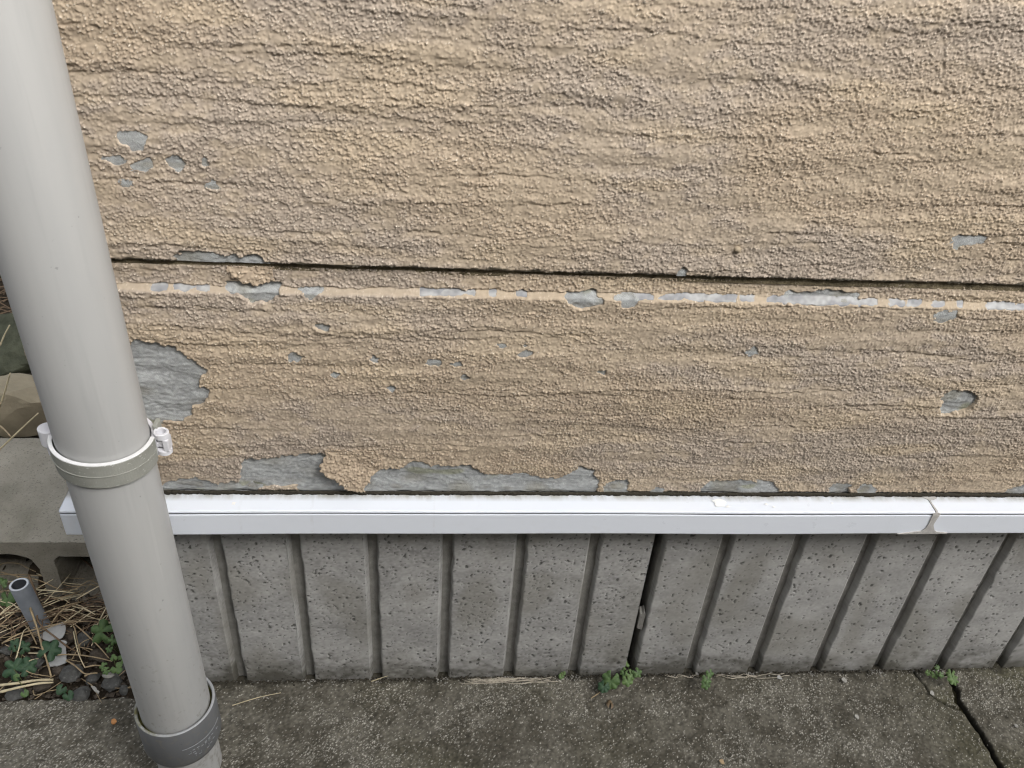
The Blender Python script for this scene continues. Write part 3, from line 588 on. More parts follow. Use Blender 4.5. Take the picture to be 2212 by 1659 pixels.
pvc_l = pvc('pale_grey_pvc', (.415, .418, .412), (.462, .462, .45), .42); pvc_d = pvc('dark_grey_pvc', (.125, .13, .135), (.155, .16, .165), .5)
pipe = empty('downpipe', (AX0.x, AX0.y, 0), 'thick pale grey plastic downpipe running down in front of the tan wall', 'pipe')
R = .041
V, F = lathe_arrays([(R, .1), (R, .3), (R, .6), (R, 1.0), (R, 1.8), (R, 2.6)], AX0, AX1, 96); o = mesh_obj('upper_pipe', V, F, pvc_l, pipe, True)
V, F = lathe_arrays([(R-.002, -.13), (R-.002, .09)], AX0, AX1, 96); mesh_obj('lower_pipe', V, F, pvc_l, pipe, True)
RC = .0478
cpl = [(R-.0015, .066), (R+.0006, .0685), (R+.0035, .0715), (RC-.0012, .0770), (RC, .0815), (RC, .1435), (RC-.0004, .1442)]
V, F = lathe_arrays(cpl, AX0, AX1, 96); cp = mesh_obj('coupling', V, F, pvc_d, pipe, True); props(cp, 'dark grey coupling ring at the foot of the pipe')
V, F = lathe_arrays([(RC-.0004, .1442), (RC-.0010, .1450), (R+.0034, .1450), (R+.0030, .1440), (R+.0026, .128), (R, .120)], AX0, AX1, 96)
rim_m = M('pale_rim', .5, .4); x_ = rim_m.n('SeparateXYZ', Vector=rim_m.co).outputs[0]
rim_m.color(rim_m.mix(rim_m.math('MULTIPLY', rim_m.ramp(x_, -.115, -.15, 0, 1), rim_m.ramp(rim_m.noise(60, 5), .35, .6)), (.36, .37, .38), (.13, .12, .045)))
mesh_obj('rim', V, F, rim_m.mat, cp, True)
V, F = lathe_arrays([(R+.0031, .1385), (R-.001, .1390)], AX0, AX1, 96); mesh_obj('gap_dirt', V, F, plain('mossy_gap', (.055, .052, .02), .6, 120, .95, .1), cp, True)
# raised mould line and worn raised lettering on the coupling
raised = plain('worn_raised_marks', (.27, .28, .29), .2, 300, .6)
def on_coupling(a, z, r=RC): c_ = AX0+(AX1-AX0)*z; return (c_.x+r*math.cos(a), c_.y+r*math.sin(a), z)
bm = bmesh.new()
def mark(a0, z0, a1, z1, w=.00045, n=2):
    for i in range(n):
        t0, t1 = i/n, (i+1)/n
        q = []
        for t, s in ((t0, -1), (t1, -1), (t1, 1), (t0, 1)):
            a, z = a0+(a1-a0)*t, z0+(z1-z0)*t
            tx, tz = (a1-a0)*RC, (z1-z0); L = math.hypot(tx, tz) or 1
            q.append((a-s*w*tz/L/RC, z+s*w*tx/L))
        top = [bm.verts.new(on_coupling(a, z, RC+.0007)) for a, z in q]; bot = [bm.verts.new(on_coupling(a, z, RC-.0003)) for a, z in q]
        bm.faces.new(top)
        for k_ in range(4): bm.faces.new((top[k_], bot[k_], bot[(k_+1) % 4], top[(k_+1) % 4]))
ang0 = -1.25
mark(ang0, .1110, ang0+1.25, .1110, .00035, 16)
random.seed(21)
glyphs = [[(0, 1, 1, 1)], [(0, 1, 1, 1), (.5, 1, .5, 0)], [(0, 0, 1, 0), (0, 1, 1, 1)], [(0, .5, 1, .5)], [(0, 0, 0, 1), (0, 1, 1, 1), (0, .5, .8, .5)], [(0, 0, 1, 0), (1, 0, 1, 1)]]
for row, z in enumerate((.0985, .0890)):
    for i in range(9 if row == 0 else 7):
        if random.random() < .12: continue
        a = ang0+.12+.115*i+.02*row
        for (x0, y0, x1, y1) in random.choice(glyphs): mark(a+x0*.07, z+y0*.0050, a+x1*.07, z+y1*.0050, .0003, 1)
bm_obj('raised_lettering', bm, raised, cp)

# clamp round the pipe
zc = .5635; cc = AX0+(AX1-AX0)*zc
clamp = empty('pipe_clamp', (cc.x, cc.y, zc), 'hinged plastic clamp ring holding the grey downpipe to the tan wall', 'clamp')
def tilt(x, y, z): return (x, y, z-(x-cc.x)*.10)   # ring sits a little askew
cm_ = M('weathered_clamp_plastic', .55, .4)
xs_ = cm_.n('SeparateXYZ', Vector=cm_.co)
c = cm_.mix(cm_.ramp(cm_.noise(35, 5), .3, .7), (.235, .24, .21), (.315, .318, .285))
c = cm_.mix(cm_.ramp(cm_.noise(260, 5, .6, (1, 1, 2)), .62, .68, 0, .7), c, (.58, .58, .55)); cm_.color(c).bump(cm_.noise(500, 3), .0003, .6)
band_m = cm_.mat; clean_m = plain('pale_clamp_plastic', (.66, .66, .69), .06, 60, .45, .4)
RB = R+.0052
def ring(prof_, name, mat, a0=-math.pi*1.02, a1=math.pi*.02, n=64, closed=False, parent=clamp):
    V = []; F = []; k = len(prof_)
    for i in range(n+1):
        a = a0+(a1-a0)*i/n
        for r, z in prof_:
            c_ = AX0+(AX1-AX0)*(zc+z); V.append(tilt(c_.x+r*math.cos(a), c_.y+r*math.sin(a), zc+z))
    for i in range(n):
        for j in range(k): F.append((i*k+j, i*k+(j+1) % k, (i+1)*k+(j+1) % k, (i+1)*k+j))
    F.append(tuple(range(k))); F.append(tuple(n*k+j for j in range(k))[::-1])
    return mesh_obj(name, V, F, mat, parent, False)
b1 = ring([(R+.0014, -.0150), (R+.0014, .0130), (RB-.0006, .0130), (RB, .0124), (RB, .0002), (RB+.0005, .0), (RB+.0005, -.0004), (RB-.0002, -.0008), (RB-.0008, -.0144), (RB-.0014, -.0150)], 'band', band_m)
ring([(R+.0016, .0131), (R+.0016, .0138), (RB-.0005, .0138), (RB, .0131)], 'band_edge', plain('bleached_edge', (.70, .70, .70), .08, 150, .5), parent=clamp)
ring([(R+.0014, -.0110), (R+.0014, .0110), (RB, .0110), (RB, -.0110)], 'rear_band', clean_m, .03*math.pi, .97*math.pi, 48)
def cyl(name, x, y, z0, z1, r, mat, parent, n=28, hole=0., bev=.0008, sx=1.0):
    pr2 = [(0, z1)] if not hole else [(hole, z1-.006), (hole, z1)]
    prf = ([(hole, z1-.012), (hole, z1-.0004)] if hole else [(.0001, z1)])+[(r-bev, z1), (r, z1-bev), (r, z0+bev), (r-bev, z0), (.0001, z0)]
    V = []; F = []
    for rr, z in prf:
        for k_ in range(n):
            a = 2*math.pi*k_/n; V.append(tilt(x+rr*math.cos(a)*sx, y+rr*math.sin(a), z))
    for i in range(len(prf)-1):
        for k_ in range(n): F.append((i*n+k_, i*n+(k_+1) % n, (i+1)*n+(k_+1) % n, (i+1)*n+k_))
    if hole: F.append(tuple(range(n))[::-1])
    o = mesh_obj(name, V, F, mat, parent, True)
    e = o.modifiers.new('edges', 'EDGE_SPLIT'); e.split_angle = math.radians(40)
    return o
kx, ky = cc.x-RB-.0022, cc.y+.000
kn = cyl('hinge_knuckle', kx, ky, zc-.002, zc+.0165, .0088, clean_m, clamp); cyl('hinge_pin', kx+.0008, ky, zc-.0150, zc-.0021, .0062, clean_m, kn)
bm = bmesh.new(); box_bm(bm, (kx, ky-.0065, zc-.002), (kx+.0085, ky+.0055, zc+.0160), .001)
for v in bm.verts: v.co = Vector(tilt(*v.co))
bm_obj('knuckle_web', bm, clean_m, kn)
bx, by = cc.x+RB+.0042, cc.y+.010
lt = cyl('latch_barrel', bx, by, zc+.0085, zc+.0155, .0072, clean_m, clamp, hole=.0047); cyl('latch_lower', bx, by, zc-.0105, zc-.0045, .0072, clean_m, lt)
bm = bmesh.new(); box_bm(bm, (bx+.0012, by-.0064, zc-.0050), (bx+.0068, by+.0055, zc+.0090), .001)
for v in bm.verts: v.co = Vector(tilt(*v.co))
bm_obj('latch_side', bm, clean_m, lt)
bm = bmesh.new(); box_bm(bm, (bx-.0068, by-.0020, zc-.0030), (bx+.0008, by+.0050, zc+.0030), .001); box_bm(bm, (bx-.0060, by-.0045, zc-.0010), (bx+.0005, by-.0015, zc+.0042), .0008)
for v in bm.verts: v.co = Vector(tilt(*v.co))
bm_obj('latch_tongue', bm, clean_m, lt)
bm = bmesh.new(); box_bm(bm, (bx-.0085, by+.0030, zc+.0030), (bx-.0040, by+.0160, zc+.0190), .001)
for v in bm.verts: v.co = Vector(tilt(*v.co))
bm_obj('latch_ear', bm, band_m, clamp)
bm = bmesh.new(); box_bm(bm, (cc.x-.034, cc.y+R-.006, zc-.022), (cc.x-.020, YF-.002, zc-.002), .0015); bm_obj('wall_strut', bm, clean_m, clamp)
bm = bmesh.new(); box_bm(bm, (cc.x-.040, YF-.009, zc-.030), (cc.x-.016, YF-.003, zc+.004), .002); bm_obj('wall_plate', bm, clean_m, clamp)

# ================================================================== SOIL BED
cb_m = M('old_block_concrete', .93, .15)
c = cb_m.mix(cb_m.ramp(cb_m.noise(9, 6, .65), .3, .7), (.24, .225, .185), (.36, .335, .28))
c = cb_m.mix(cb_m.ramp(cb_m.noise(260, 5, .7), .55, .75, 0, .8), c, (.38, .36, .31)); c = cb_m.mix(cb_m.ramp(cb_m.noise(300, 4, .7, loc=(3, 3, 3)), .56, .7, 0, .8), c, (.05, .046, .036))
c = cb_m.mix(cb_m.ramp(cb_m.noise(6, 5, .6, loc=(1, 9, 2)), .5, .68, 0, .5), c, (.11, .105, .075))
cb_m.color(c).bump(cb_m.noise(350, 6, .75), .0022, 1.0); block_m = cb_m.mat
def block(name, x0, x1, y0, y1, z0, z1, holes, label):
    bm = bmesh.new(); loops = []
    def loop(pts):
        vs = [bm.verts.new((x, y0, z)) for x, z in pts]
        return [bm.edges.new((vs[i], vs[(i+1) % len(vs)])) for i in range(len(vs))], vs
    outer = []
    for (ax, az), (bx_, bz) in (((x0, z0), (x1, z0)), ((x1, z0), (x1, z1)), ((x1, z1), (x0, z1)), ((x0, z1), (x0, z0))):
        n = max(2, int(max(abs(bx_-ax), abs(bz-az))/.006))
        for i in range(n): t = i/n; outer.append((ax+(bx_-ax)*t, az+(bz-az)*t+random.uniform(-.0007, .0007)))
    E_, _ = loop(outer); edges = list(E_)
    for (hx0, hx1, hz0, hz1, rr) in holes:
        pts = []
        for cx_, cz_, a0 in ((hx1-rr, hz1-rr, 0), (hx0+rr, hz1-rr, 90), (hx0+rr*.5, hz0+rr*.5, 180), (hx1-rr*.5, hz0+rr*.5, 270)):
            r2 = rr if a0 < 180 else rr*.5
            for q in range(8): a = math.radians(a0+90*q/7); j = random.uniform(-.0012, .0012); pts.append((cx_+(r2+j)*math.cos(a), cz_+(r2+j)*math.sin(a)))
        # roughen straight runs
        full = []
        for i, p in enumerate(pts):
            q = pts[(i+1) % len(pts)]; full.append(p); L = math.dist(p, q); n = int(L/.006)
            for s in range(1, n): full.append((p[0]+(q[0]-p[0])*s/n+random.uniform(-.001, .001), p[1]+(q[1]-p[1])*s/n+random.uniform(-.0014, .0014)))
        e_, _ = loop(full); edges += e_
    bmesh.ops.triangle_fill(bm, edges=edges, use_beauty=True, use_dissolve=False)
    r = bmesh.ops.extrude_face_region(bm, geom=list(bm.faces))
    for v in [g for g in r['geom'] if isinstance(g, bmesh.types.BMVert)]: v.co.y += y1-y0
    o = bm_obj(name, bm, block_m); props(o, label, 'concrete block')
    bm = bmesh.new(); box_bm(bm, (x0+.01, y1-.03, z0+.005), (x1-.01, y1-.004, z1-.01)); bm_obj('dark_back_plate', bm, soil, o); return o  # dark plate added behind the holes to keep their insides dark
block('concrete_block', -.765, -.246, .170, .4275, -.030, .1187, [(-.578, -.4290, -.012, .0935, .034), (-.4030, -.262, -.012, .0885, .014), (-.742, -.600, -.012, .092, .03)], 'hollow concrete block lying with its holes facing out behind the soil bed')

def stone(name, c, r, mat, label, group=None, seed=0, sub=2, flat=.7, cat='stone', rough=.28):
    rs = np.random.default_rng(seed); bm = bmesh.new(); bmesh.ops.create_icosphere(bm, subdivisions=sub, radius=1)
    dirs = rs.normal(size=(9, 3)); dirs /= np.linalg.norm(dirs, axis=1)[:, None]; offs = rs.uniform(.50, .85, 9)
    for v in bm.verts:
        p = np.array(v.co)
        for dd, of in zip(dirs, offs):
            q = p@dd
            if q > of: p = p-dd*(q-of)*.85
        p *= 1+.04*math.sin(p[0]*9+seed)*math.sin(p[1]*8+p[2]*7)
        v.co = Vector((p[0]*r[0], p[1]*r[1], p[2]*r[2]))
    rot = Matrix.Rotation(rs.uniform(0, 6.28), 3, 'Z')
    o = bm_obj(name, bm, mat, None, False); o.location = c; o.rotation_euler = (rs.uniform(-.2, .2), rs.uniform(-.2, .2), 0)
    return props(o, label, cat, group)
sm_ = M('grey_stone', .85, .2); c = sm_.mix(sm_.ramp(sm_.noise(70, 6, .7), .3, .7), (.055, .055, .052), (.135, .135, .128))
sm_.color(sm_.mix(sm_.ramp(sm_.noise(180, 5, .6), .62, .7, 0, .7), c, (.24, .24, .22))).bump(sm_.noise(300, 6, .7), .0012, 1); stone_m = sm_.mat
sb_ = M('brown_stone', .88, .15); sb_.color(sb_.mix(sb_.ramp(sb_.noise(60, 6, .7), .3, .7), (.05, .042, .034), (.12, .10, .08))).bump(sb_.noise(260, 6, .7), .0014, 1); stone_b = sb_.mat
SL = ['angular grey stone with a white crust at the foot of the downpipe', 'flat grey stone in the middle of the soil bed near the slab', 'pale grey upright stone right of the torn grey flakes', 'brownish stone touching the upper grey flake', 'grey stone half buried against the slab edge', 'rounded dark stone under the lower grey flake', 'dark stone left of the crusted stone', 'small stone among the tiny leaves beside the pipe', 'small grey stone between slab edge and pipe foot', 'dark stone behind the pale upright stone', 'brown stone below the lobed green leaf', 'brown stone left of the flat grey stone', 'small flat stone above the crusted stone', 'dark stone below the bluish-green leaves', 'dark stone at the left picture edge under straw', 'brown stone below the pale thick straws', 'long dark stone at the slab edge, far left']
for i, ((p, rx, rz), lab) in enumerate(zip(STONES, SL)):
    stone('stone', (p[0]*1e-4, p[1]*1e-4+.004, .002), (rx, max(rx, rz)*.85, rz*.95), stone_b if 'brown' in lab else stone_m, lab, 'stones in the soil bed', 40+i)
# white crust on the nearest stone is its own lump of plaster
crust = plain('white_plaster', (.36, .35, .32), .2, 150, .85, .2, .001, 300)
stone('plaster_lump', (-.2800, .0035, .016), (.0085, .005, .004), crust, 'white plaster lump stuck on the angular grey stone', None, 91, 3, cat='plaster')
tan_m = M('beige_boulder', .85, .15); c = tan_m.mix(tan_m.ramp(tan_m.noise(14, 6, .65), .3, .7), (.24, .21, .15), (.36, .31, .22))
tan_m.color(tan_m.mix(tan_m.ramp(tan_m.noise(6, 4, .5, loc=(4, 4, 1)), .5, .65, 0, .8), c, (.06, .062, .035))).bump(tan_m.noise(120, 6, .7), .002, .8)
stone('boulder', (-.640, .600, .050), (.105, .085, .075), tan_m.mat, 'rounded beige stone behind the concrete block', None, 7, 4, cat='stone')
stone('boulder', (-.705, .765, .105), (.13, .09, .055), plain('mossy_stone', (.075, .08, .055), .45, 30, .9, .15, .003, 90), 'flat mossy grey stone farthest back beside the house corner', None, 9, 4, cat='stone')
stone('boulder', (-.50, .55, .01), (.06, .05, .035), plain('dark_moss_stone', (.03, .042, .022), .5, 40, .9, .15, .003, 90), 'low dark mossy stone right behind the concrete block', None, 10, 4, cat='stone')

# grey plastic pipe stub
stub = empty('pipe_stub', (-.4174, .1077, 0), 'short open grey plastic pipe standing up in the soil bed', 'pipe')
S0, S1 = Vector((-.4178, .1085, 0)), Vector((-.4196, .0985, .1045)); ext = (S1-S0)/.1045
stub_m = M('grey_conduit', .45, .4); stub_m.color(stub_m.mix(stub_m.ramp(stub_m.noise(40, 5), .3, .7), (.17, .19, .215), (.25, .27, .30)))
A0, A1 = S0, S0+ext; rs_ = .0135
V, F = lathe_arrays([(rs_, -.05), (rs_, .1035), (rs_-.0006, .1042)], A0, A1, 40); mesh_obj('tube_wall', V, F, stub_m.mat, stub, True)
V, F = lathe_arrays([(rs_-.0006, .1042), (rs_-.0034, .1045), (rs_-.0036, .104)], A0, A1, 40); mesh_obj('cut_rim', V, F, plain('cut_rim', (.46, .49, .52), .1, 80, .5), stub)
V, F = lathe_arrays([(rs_-.0036, .1042), (rs_-.0036, .0)], A0, A1, 40); mesh_obj('bore', V, F, plain('dark_bore', (.07, .075, .085), .2, 60, .6), stub, True)

# dry straw
straw_ms = [plain('straw_pale', (.58, .50, .33), .22, 60, .6, .3), plain('straw_tan', (.34, .26, .155), .25, 60, .65, .3), plain('straw_brown', (.16, .11, .07), .3, 60, .75, .2)]
pal = {1: 1, 0: 1, 4: 0, 5: 0, 28: 2, 29: 2}
def stalk(pts, r, mat, label, n=6):
    P = [Vector([c*1e-4 for c in p]) for p in pts]
    if len(P) == 2: P.insert(1, (P[0]+P[1])/2+Vector((0, 0, .002)))
    Q = []
    for i in range(len(P)-1):                      # smooth through the points
        p0, p1, p2, p3 = P[max(i-1, 0)], P[i], P[i+1], P[min(i+2, len(P)-1)]
        for s in range(4):
            t = s/4; Q.append(.5*((2*p1)+(p2-p0)*t+(2*p0-5*p1+4*p2-p3)*t*t+(3*p1-p0-3*p2+p3)*t**3))
    Q.append(P[-1]); k_ = len(Q)
    V, F = tube_arrays(Q, [r*(1-.35*i/k_)*random.uniform(.85, 1.15) for i in range(k_)], n, .75)
    o = mesh_obj('dry_stalk', V, F, mat, None, True)
    return props(o, label, 'straw', 'dry stalks lying over the soil bed')
random.seed(8)
def where(pts):
    x = sum(p[0] for p in pts)/len(pts)*1e-4; y = sum(p[1] for p in pts)/len(pts)*1e-4
    if y > .125: return 'thin straw in the matted grass along the concrete block'
    if y > .075: return 'thin straw lying across the soil between pipe stub and downpipe'
    if x > -.345: return 'thin straw lying among the stones close to the downpipe'
    return 'thin straw on the soil around the torn grey flakes'
LONG = {0: 'long brown stem leaning from the pipe stub mouth down to the slab', 1: 'bright straw joining the long brown stem near the pipe stub', 4: 'upper of two thick pale straws along the slab edge', 5: 'lower of two thick pale straws along the slab edge', 6: 'hooked pale straw lying at the slab edge', 7: 'long straw running diagonally down to the tiny leaves by the pipe', 28: 'brown twig curving out of the block hole', 29: 'dark bent twig beside the pipe stub crossing the grey flake'}
for i, pts in enumerate(STALKS):
    r = {0: .0019, 4: .0026, 5: .0024, 29: .0017, 28: .0016}.get(i, random.uniform(.0008, .0014))
    stalk(pts, r, straw_ms[pal.get(i, random.choice([0, 1, 1]))], LONG.get(i, where(pts)))
L2 = ['dry straw rising at the left edge behind the mossy stone', 'dry straw standing in front of the beige boulder', 'pale straw slanting across the back of the concrete block', 'dull straw in the gap behind the concrete block']
for i, pts in enumerate(STALKS2): stalk(pts, .0022 if i < 3 else .0018, straw_ms[0 if i != 3 else 1], L2[i])
def litter(name, n, region, lenr, rad, zr, mat, label, mats=None, curl=.3):
    V = []; F = []
    for _ in range(n):
        x, y = region(); L = random.uniform(*lenr); a = random.gauss(.15, .7); el = random.uniform(-.12, .2); z = random.uniform(*zr)
        p = Vector((x, y, z)); dd = Vector((math.cos(a)*math.cos(el), math.sin(a)*math.cos(el), math.sin(el)))
        side = Vector((-dd.y, dd.x, 0))*random.uniform(-curl, curl); up = Vector((0, 0, L*.15))
        Q = [p-dd*L*.5, p+side*L*.25+up*random.random(), p+dd*L*.5]
        v, f = tube_arrays(Q, [rad*random.uniform(.6, 1.2), rad, rad*.5], 3, .7)
        b = len(V); V += v; F += [tuple(b+i for i in g) for g in f]
    o = mesh_obj(name, V, F, mat); return props(o, label, None, None, 'stuff')
random.seed(3)
litter('straw_litter', 110, lambda: (random.uniform(-.62, -.25), min(.165, max(-.01, random.gauss(.10, .06)))), (.015, .085), .0007, (-.008, .014), straw_ms[1], 'matted dry grass litter on the soil bed')
litter('straw_litter', 170, lambda: (random.uniform(-.62, -.26), random.gauss(.125, .03)), (.02, .09), .0008, (.0, .028), straw_ms[2], 'brown rotted grass litter along the concrete block')
litter('straw_litter', 60, lambda: (random.uniform(-.62, -.26), random.gauss(.128, .022)), (.03, .11), .0009, (.006, .03), straw_ms[0], 'pale dry grass litter along the concrete block')
litter('straw_litter', 300, lambda: (random.uniform(-1.2, -.45), random.uniform(.85, 1.7)), (.08, .3), .0018, (.0, .12), straw_ms[2], 'tangled dry grass far behind the house corner')
# crumbs of soil and grit
def crumbs(name, n, region, size, mat, label):
    V = []; F = []
    base = [(1, 0, 0), (-1, 0, 0), (0, 1, 0), (0, -1, 0), (0, 0, 1), (0, 0, -1)]; tri = [(0, 2, 4), (2, 1, 4), (1, 3, 4), (3, 0, 4), (2, 0, 5), (1, 2, 5), (3, 1, 5), (0, 3, 5)]
    for _ in range(n):
        x, y, z = region(); s = random.uniform(*size); b = len(V); a = random.uniform(0, 6.28)
        for q in base:
            k1 = s*random.uniform(.6, 1.2); X_, Y_ = q[0]*math.cos(a)-q[1]*math.sin(a), q[0]*math.sin(a)+q[1]*math.cos(a); V.append((x+X_*k1, y+Y_*k1, z+q[2]*k1*.7))
        F += [tuple(b+i for i in t) for t in tri]
    o = mesh_obj(name, V, F, mat); return props(o, label, None, None, 'stuff')
crumbs('soil_crumbs', 1500, lambda: (random.uniform(-.6, -.215), random.uniform(-.018, .165), random.uniform(-.016, .004)), (.0015, .006), stone_b, 'crumbs of soil and gravel in the bed')
grit_m = plain('pale_grit', (.27, .26, .235), .4, 200, .85)
crumbs('grit', 520, lambda: (random.choice([random.uniform(-.1, 1.3), random.choice([.0171, .1171, .2171, .3171, .4171, .7038, .8066, .9094, 1.0122])-random.uniform(0, .02)]), -abs(random.gauss(0, .005))+.001, .0012), (.0006, .0018), grit_m, 'pale grit collected along the foot of the concrete wall')
dark_grit = plain('dirt_fillet', (.05, .045, .035), .4, 200, .95, .1)
crumbs('dirt', 1600, lambda: (random.uniform(-.2, 1.3), -abs(random.gauss(0, .0035))+.002, random.uniform(0, .003)), (.0008, .0026), dark_grit, 'dark dirt packed in the corner between wall and slab')
crumbs('loose_stones', 260, lambda: (random.uniform(-.45, 1.2), random.uniform(-.19, -.02), .0012), (.0007, .0017), plain('loose_pale', (.34, .325, .29), .35, 200, .85), 'tiny pale loose stones on the slab')

# torn grey flakes of fallen coating
flake_m = plain('fallen_flake', (.40, .405, .40), .12, 60, .8, .2, .0006, 200)
def flake(poly, z, th, mat, label, name='flake', tiltx=0., tilty=0., cat='flake', group=None):
    c0 = np.mean(np.array(poly), 0); bm = bmesh.new(); pts = []
    n = len(poly)
    for i in range(n):
        a, b = np.array(poly[i]), np.array(poly[(i+1) % n]); k_ = max(1, int(np.linalg.norm(b-a)/.003))
        for s in range(k_): pts.append(a+(b-a)*s/k_+np.array([random.uniform(-.0006, .0006) for _ in '12']))
    vs = [bm.verts.new((p[0], p[1], z+(p[0]-c0[0])*tiltx+(p[1]-c0[1])*tilty)) for p in pts]; f_ = bm.faces.new(vs)
    r = bmesh.ops.extrude_face_region(bm, geom=[f_]); [setattr(v, 'co', v.co+Vector((0, 0, th))) for v in r['geom'] if isinstance(v, bmesh.types.BMVert)]
    bmesh.ops.triangulate(bm, faces=bm.faces)
    o = bm_obj(name, bm, mat); return props(o, label, cat, group)
FL = ['larger torn grey flake of coating on the soil, upper of two', 'torn grey flake of coating lying below the other, by a leaf', 'small white curled flake beside the crusted stone']
for i, (pl, lab) in enumerate(zip(FLAKES, FL)):
    flake([(x*1e-4, y*1e-4) for x, y, _ in pl], .013+(.003 if i == 0 else 0), .0016, flake_m if i < 2 else crust, lab, tiltx=.05*(1-i), tilty=.12)
chip_m = [plain('orange_chip', (.50, .24, .09), .2, 200, .7), crust, plain('grey_chip', (.42, .42, .41), .1, 200, .7)]
CL = ['orange chip lying on the slab left of the pipe foot', 'pale chip on the slab below the right-hand grooves', 'pale round chip beside the slab crack', 'grey chip at the foot of the concrete wall', 'white crumb at the wall foot left of the two-lobed weed', 'tan chip at the bottom edge of the slab', 'white chip out on the slab, right of centre', 'pale chip on the slab right of the straight joint', 'white crumb under the weed at the slab joint']
random.seed(4)
for i, ((x, y), s) in enumerate(CHIPS):
    r0 = s*.38*.00082; n = 7; poly = [(x*1e-4+r0*random.uniform(.7, 1.25)*math.cos(2*math.pi*k_/n), y*1e-4+r0*random.uniform(.7, 1.25)*math.sin(2*math.pi*k_/n)*1.25) for k_ in range(n)]
    flake(poly, .0025 if x < 10150 else .0055, .0014, chip_m[0] if i == 0 else (plain('tan_chip', (.45, .33, .2), .2, 200) if i == 5 else (chip_m[2] if i == 3 else chip_m[1])), CL[i], 'chip', random.uniform(-.2, .2), random.uniform(-.1, .2), 'chip', 'chips on the slab')

# ------------------------------------------------------------------ weeds
def leafmat(name, a, b):
    m = M(name, .55, .35); c = m.mix(m.ramp(m.noise(120, 4), .3, .7), a, b)
    m.color(c).bump(m.noise(240, 4), .0008, .7)
    m.b.inputs['Subsurface Weight'].default_value = 0.0
    return m.mat
green = leafmat('weed_green', (.052, .098, .034), (.10, .165, .056)); green_d = leafmat('weed_dark_green', (.022, .055, .028), (.045, .092, .042)); green_l = leafmat('weed_light_green', (.08, .14, .045), (.135, .205, .072))
stem_m = plain('weed_stem', (.10, .115, .045), .25, 100, .6)
def leaf_mesh(r, lobes, depth, seed):
    rs = np.random.default_rng(seed); nA, nR = 44, 5; V = [(0, 0, 0)]; F = []
    ang = np.linspace(-math.pi*.90, math.pi*.90, nA)
    ph = rs.uniform(0, 6.28)
    for j in range(1, nR+1):
        t = j/nR
        for a in ang:
            lob = 1-depth*abs(math.sin(a*lobes/2+.0))**.6*0-depth*(1-abs(math.cos(a*lobes/2)))**1.5*t - .06*(1-abs(math.cos(a*lobes*1.5+.4)))*t
            rr = r*t*lob*(1-.06*math.cos(a))
            z = r*(.10*math.cos(a*lobes)*t*t+.22*t*(1-t)-.16*t**3+.05*math.sin(a*3+ph)*t*t)
            V.append((rr*math.cos(a), rr*math.sin(a), z))
    for k_ in range(nA-1): F.append((0, 1+k_, 2+k_))
    for j in range(nR-1):
        for k_ in range(nA-1): a = 1+j*nA+k_; F.append((a, a+nA, a+nA+1, a+1))
    return V, F
def weed(leaves, root, mat, label, lobes=5, depth=.35, droop=(.2, -.35), cat='weed', group='weeds growing out of cracks and soil'):
    w = empty('weed', root, label, cat, group)
    for i, (p, r) in enumerate(leaves):
        sd = int(abs(p[0])*13+abs(p[1])*7) % 1000; rs = np.random.default_rng(sd)
        c_ = Vector([q*1e-4 for q in p]); c_.z += rs.uniform(-.004, .006)
        r *= 1.08; V, F = leaf_mesh(r, lobes if rs.random() < .8 else lobes+2, depth, sd)
        dirv = Vector((c_.x-root[0], c_.y-root[1], 0)); base = math.atan2(dirv.y, dirv.x) if dirv.length > .003 else rs.uniform(0, 6.28)
        o = mesh_obj('leaf', V, F, mat[i % len(mat)], None, True)
        rz_ = base+rs.uniform(-.4, .4); o.rotation_euler = (Matrix.Rotation(rs.uniform(.35, .8), 3, 'X') @ Matrix.Rotation(rs.uniform(-.3, .3), 3, 'Y') @ Matrix.Rotation(rz_, 3, 'Z')).to_euler(); o.location = c_
        # keep the tilt towards the open side
        child(o, w)
        st = c_-Vector((math.cos(rz_), math.sin(rz_), 0))*r*.05
        mid = (Vector(root)+st)/2+Vector((0, 0, .006))
        V, F = tube_arrays([Vector(root), mid, st], [.0008, .0007, .0006], 5); mesh_obj('stem', V, F, stem_m, w, True)
    return w
def grp(src, key): return [(p, r) for n, p, r in src if n == key]
weed(grp(LEAVES, 'b'), (-.283, .055, -.004), [green], 'bright green lobed weed close beside the downpipe in the soil bed', 5, .42)
weed(grp(LEAVES, 'b2'), (-.272, .014, -.004), [green_l], 'little pale green seedlings at the pipe side near the slab', 3, .40)
weed(grp(LEAVES, 'b3'), (-.372, .030, -.004), [green_d, green], 'dark green folded leaf growing over the grey flake', 5, .35)
weed(grp(LEAVES, 'b4'), (-.400, .002, -.004), [green_d], 'bluish dark green lobed weed near the slab edge at left', 5, .45)
weed(grp(LEAVES, 'b5'), (-.323, -.020, -.004), [green_d], 'pair of small dark green leaves at the slab edge', 3, .25)
weed(grp(LEAVES, 'b6'), (-.480, .150, -.004), [green], 'green leaves left of the grey pipe stub', 5, .3)
weed(grp(LEAVES, 'b7'), (-.385, -.018, -.004), [green], 'two tiny round leaves by the thick pale straws', 3, .1)
weed(grp(LEAVES, 'b8'), (-.418, .036, -.004), [green_d], 'shaded dark weed below the pipe stub', 5, .4)
weed(grp(LEAVESJ, 'a'), (.470, -.004, 0), [green, green_d], 'round crinkled green weed left of the open panel joint', 7, .14)
weed(grp(LEAVESJ, 'c'), (.490, -.002, 0), [green_l, green], 'many-leaved weed growing from the foot of the open panel joint', 5, .3)
weed(grp(LEAVESJ, 'd'), (.608, -.004, 0), [green], 'small trailing weed between the first two right-hand grooves', 5, .3)
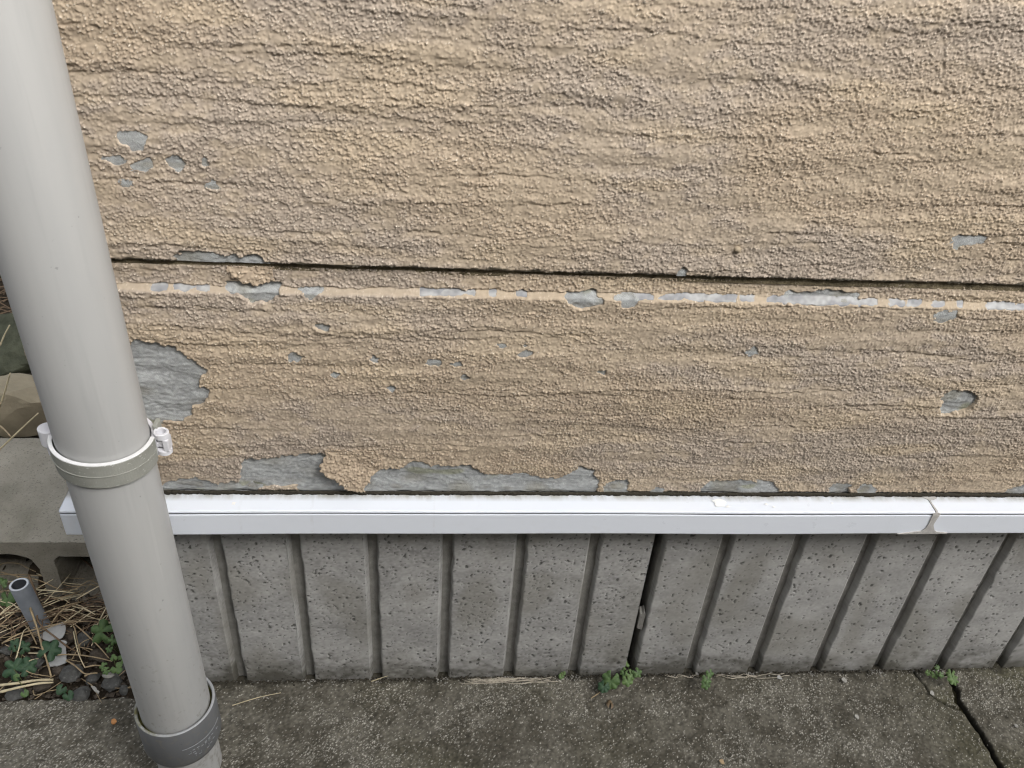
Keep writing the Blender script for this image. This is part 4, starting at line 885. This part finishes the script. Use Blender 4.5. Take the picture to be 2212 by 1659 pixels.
weed(grp(LEAVESR, 'e'), (.985, -.006, 0), [green_l, green], 'small weed at the wall foot left of the slab joint', 5, .35)
weed(grp(LEAVESR, 'f'), (1.008, -.012, 0), [green_l], 'pale green weed growing out of the slab joint', 5, .35)
weed([((3891, -52, 60), .0042), ((3925, -20, 90), .0035)], (.392, -.001, 0), [green_l], 'tiny seedling at the wall foot left of the crinkled weed', 3, .1)

# dry roots and threads lying along the wall foot
thread_m = plain('dry_thread', (.40, .36, .29), .25, 80, .7)
def threads(name, x0, x1, n, label, seed, ydev=.005):
    rs = np.random.default_rng(seed); V = []; F = []
    for _ in range(n):
        a = rs.uniform(x0, x0+(x1-x0)*.5); b = a+rs.uniform(.3, .6)*(x1-x0); y = -.004-abs(rs.normal(0, ydev)); k_ = 7
        P = [Vector((a+(b-a)*i/k_, y+.0035*math.sin(i*1.1+rs.uniform(0, 3))*(1 if i % 2 else .6)-.002, .0028+.0012*abs(math.sin(i+rs.uniform(0, 3))))) for i in range(k_+1)]
        v, f = tube_arrays(P, [.0006]*len(P), 4); c0 = len(V); V += v; F += [tuple(c0+i for i in g) for g in f]
    o = mesh_obj(name, V, F, thread_m, None, True); return props(o, label, 'dry roots')
threads('dry_roots', .215, .385, 14, 'bundle of dry root threads at the wall foot left of centre', 1)
threads('dry_roots', .545, .62, 4, 'thin dry threads at the wall foot beside the trailing weed', 2, .002)
threads('dry_roots', .625, .80, 5, 'long dry threads at the wall foot below the smooth panel', 3, .003)
for i, (pts, lab) in enumerate((([(-955, -420, 30), (-600, -300, 40), (-300, -225, 30)], 'single pale straw on the slab right of the pipe foot'), ([(1000, -60, 30), (1180, -10, 60), (1330, 20, 90)], 'short straw bit leaning at the wall foot'), ([(4300, -420, 30), (4480, -300, 50), (4540, -120, 60)], 'dry curled stem beside the crinkled weed'))):
    stalk(pts, .0008, straw_ms[0 if i != 2 else 1], lab)
dead = leafmat('dead_leaf', (.12, .085, .05), (.20, .145, .09))
V, F = leaf_mesh(.010, 3, .2, 5); o = mesh_obj('dead_leaf', [(v[0], v[1]*.6, v[2]*1.6) for v in V], F, dead, None, True); o.location = (.458, -.051, .004); o.rotation_euler = (.2, .3, 1.4)
props(o, 'withered brown leaf on the slab below the crinkled weed', 'leaf')

# unseen block wall added behind the camera to shade the lower scene
nb = empty('shade_wall', (.4, -1.75, 0), 'unseen grey concrete block wall added behind the camera to shade the house', 'wall')
nbm = plain('shade_wall_blocks', (.27, .265, .25), .2, 8, .9, .2, .002, 200)
BW, BH = .39, .19; first = None
for r_ in range(11):
    for c_ in range(14):
        x0 = -2.6+c_*(BW+.01)+(.2 if r_ % 2 else 0); z0 = -.02+r_*(BH+.01)
        if first is None:
            bm = bmesh.new(); box_bm(bm, (0, -.06, 0), (BW, .06, BH), .004); first = bm_obj('block', bm, nbm); o = first
        else: o = bpy.data.objects.new('block', first.data); link(o)
        o.location = (x0, -1.75, z0); child(o, nb)
bm = bmesh.new(); box_bm(bm, (-2.6, -1.80, -.1), (2.9, -1.70, 2.185)); bm_obj('shade_wall_core', bm, nbm, nb)
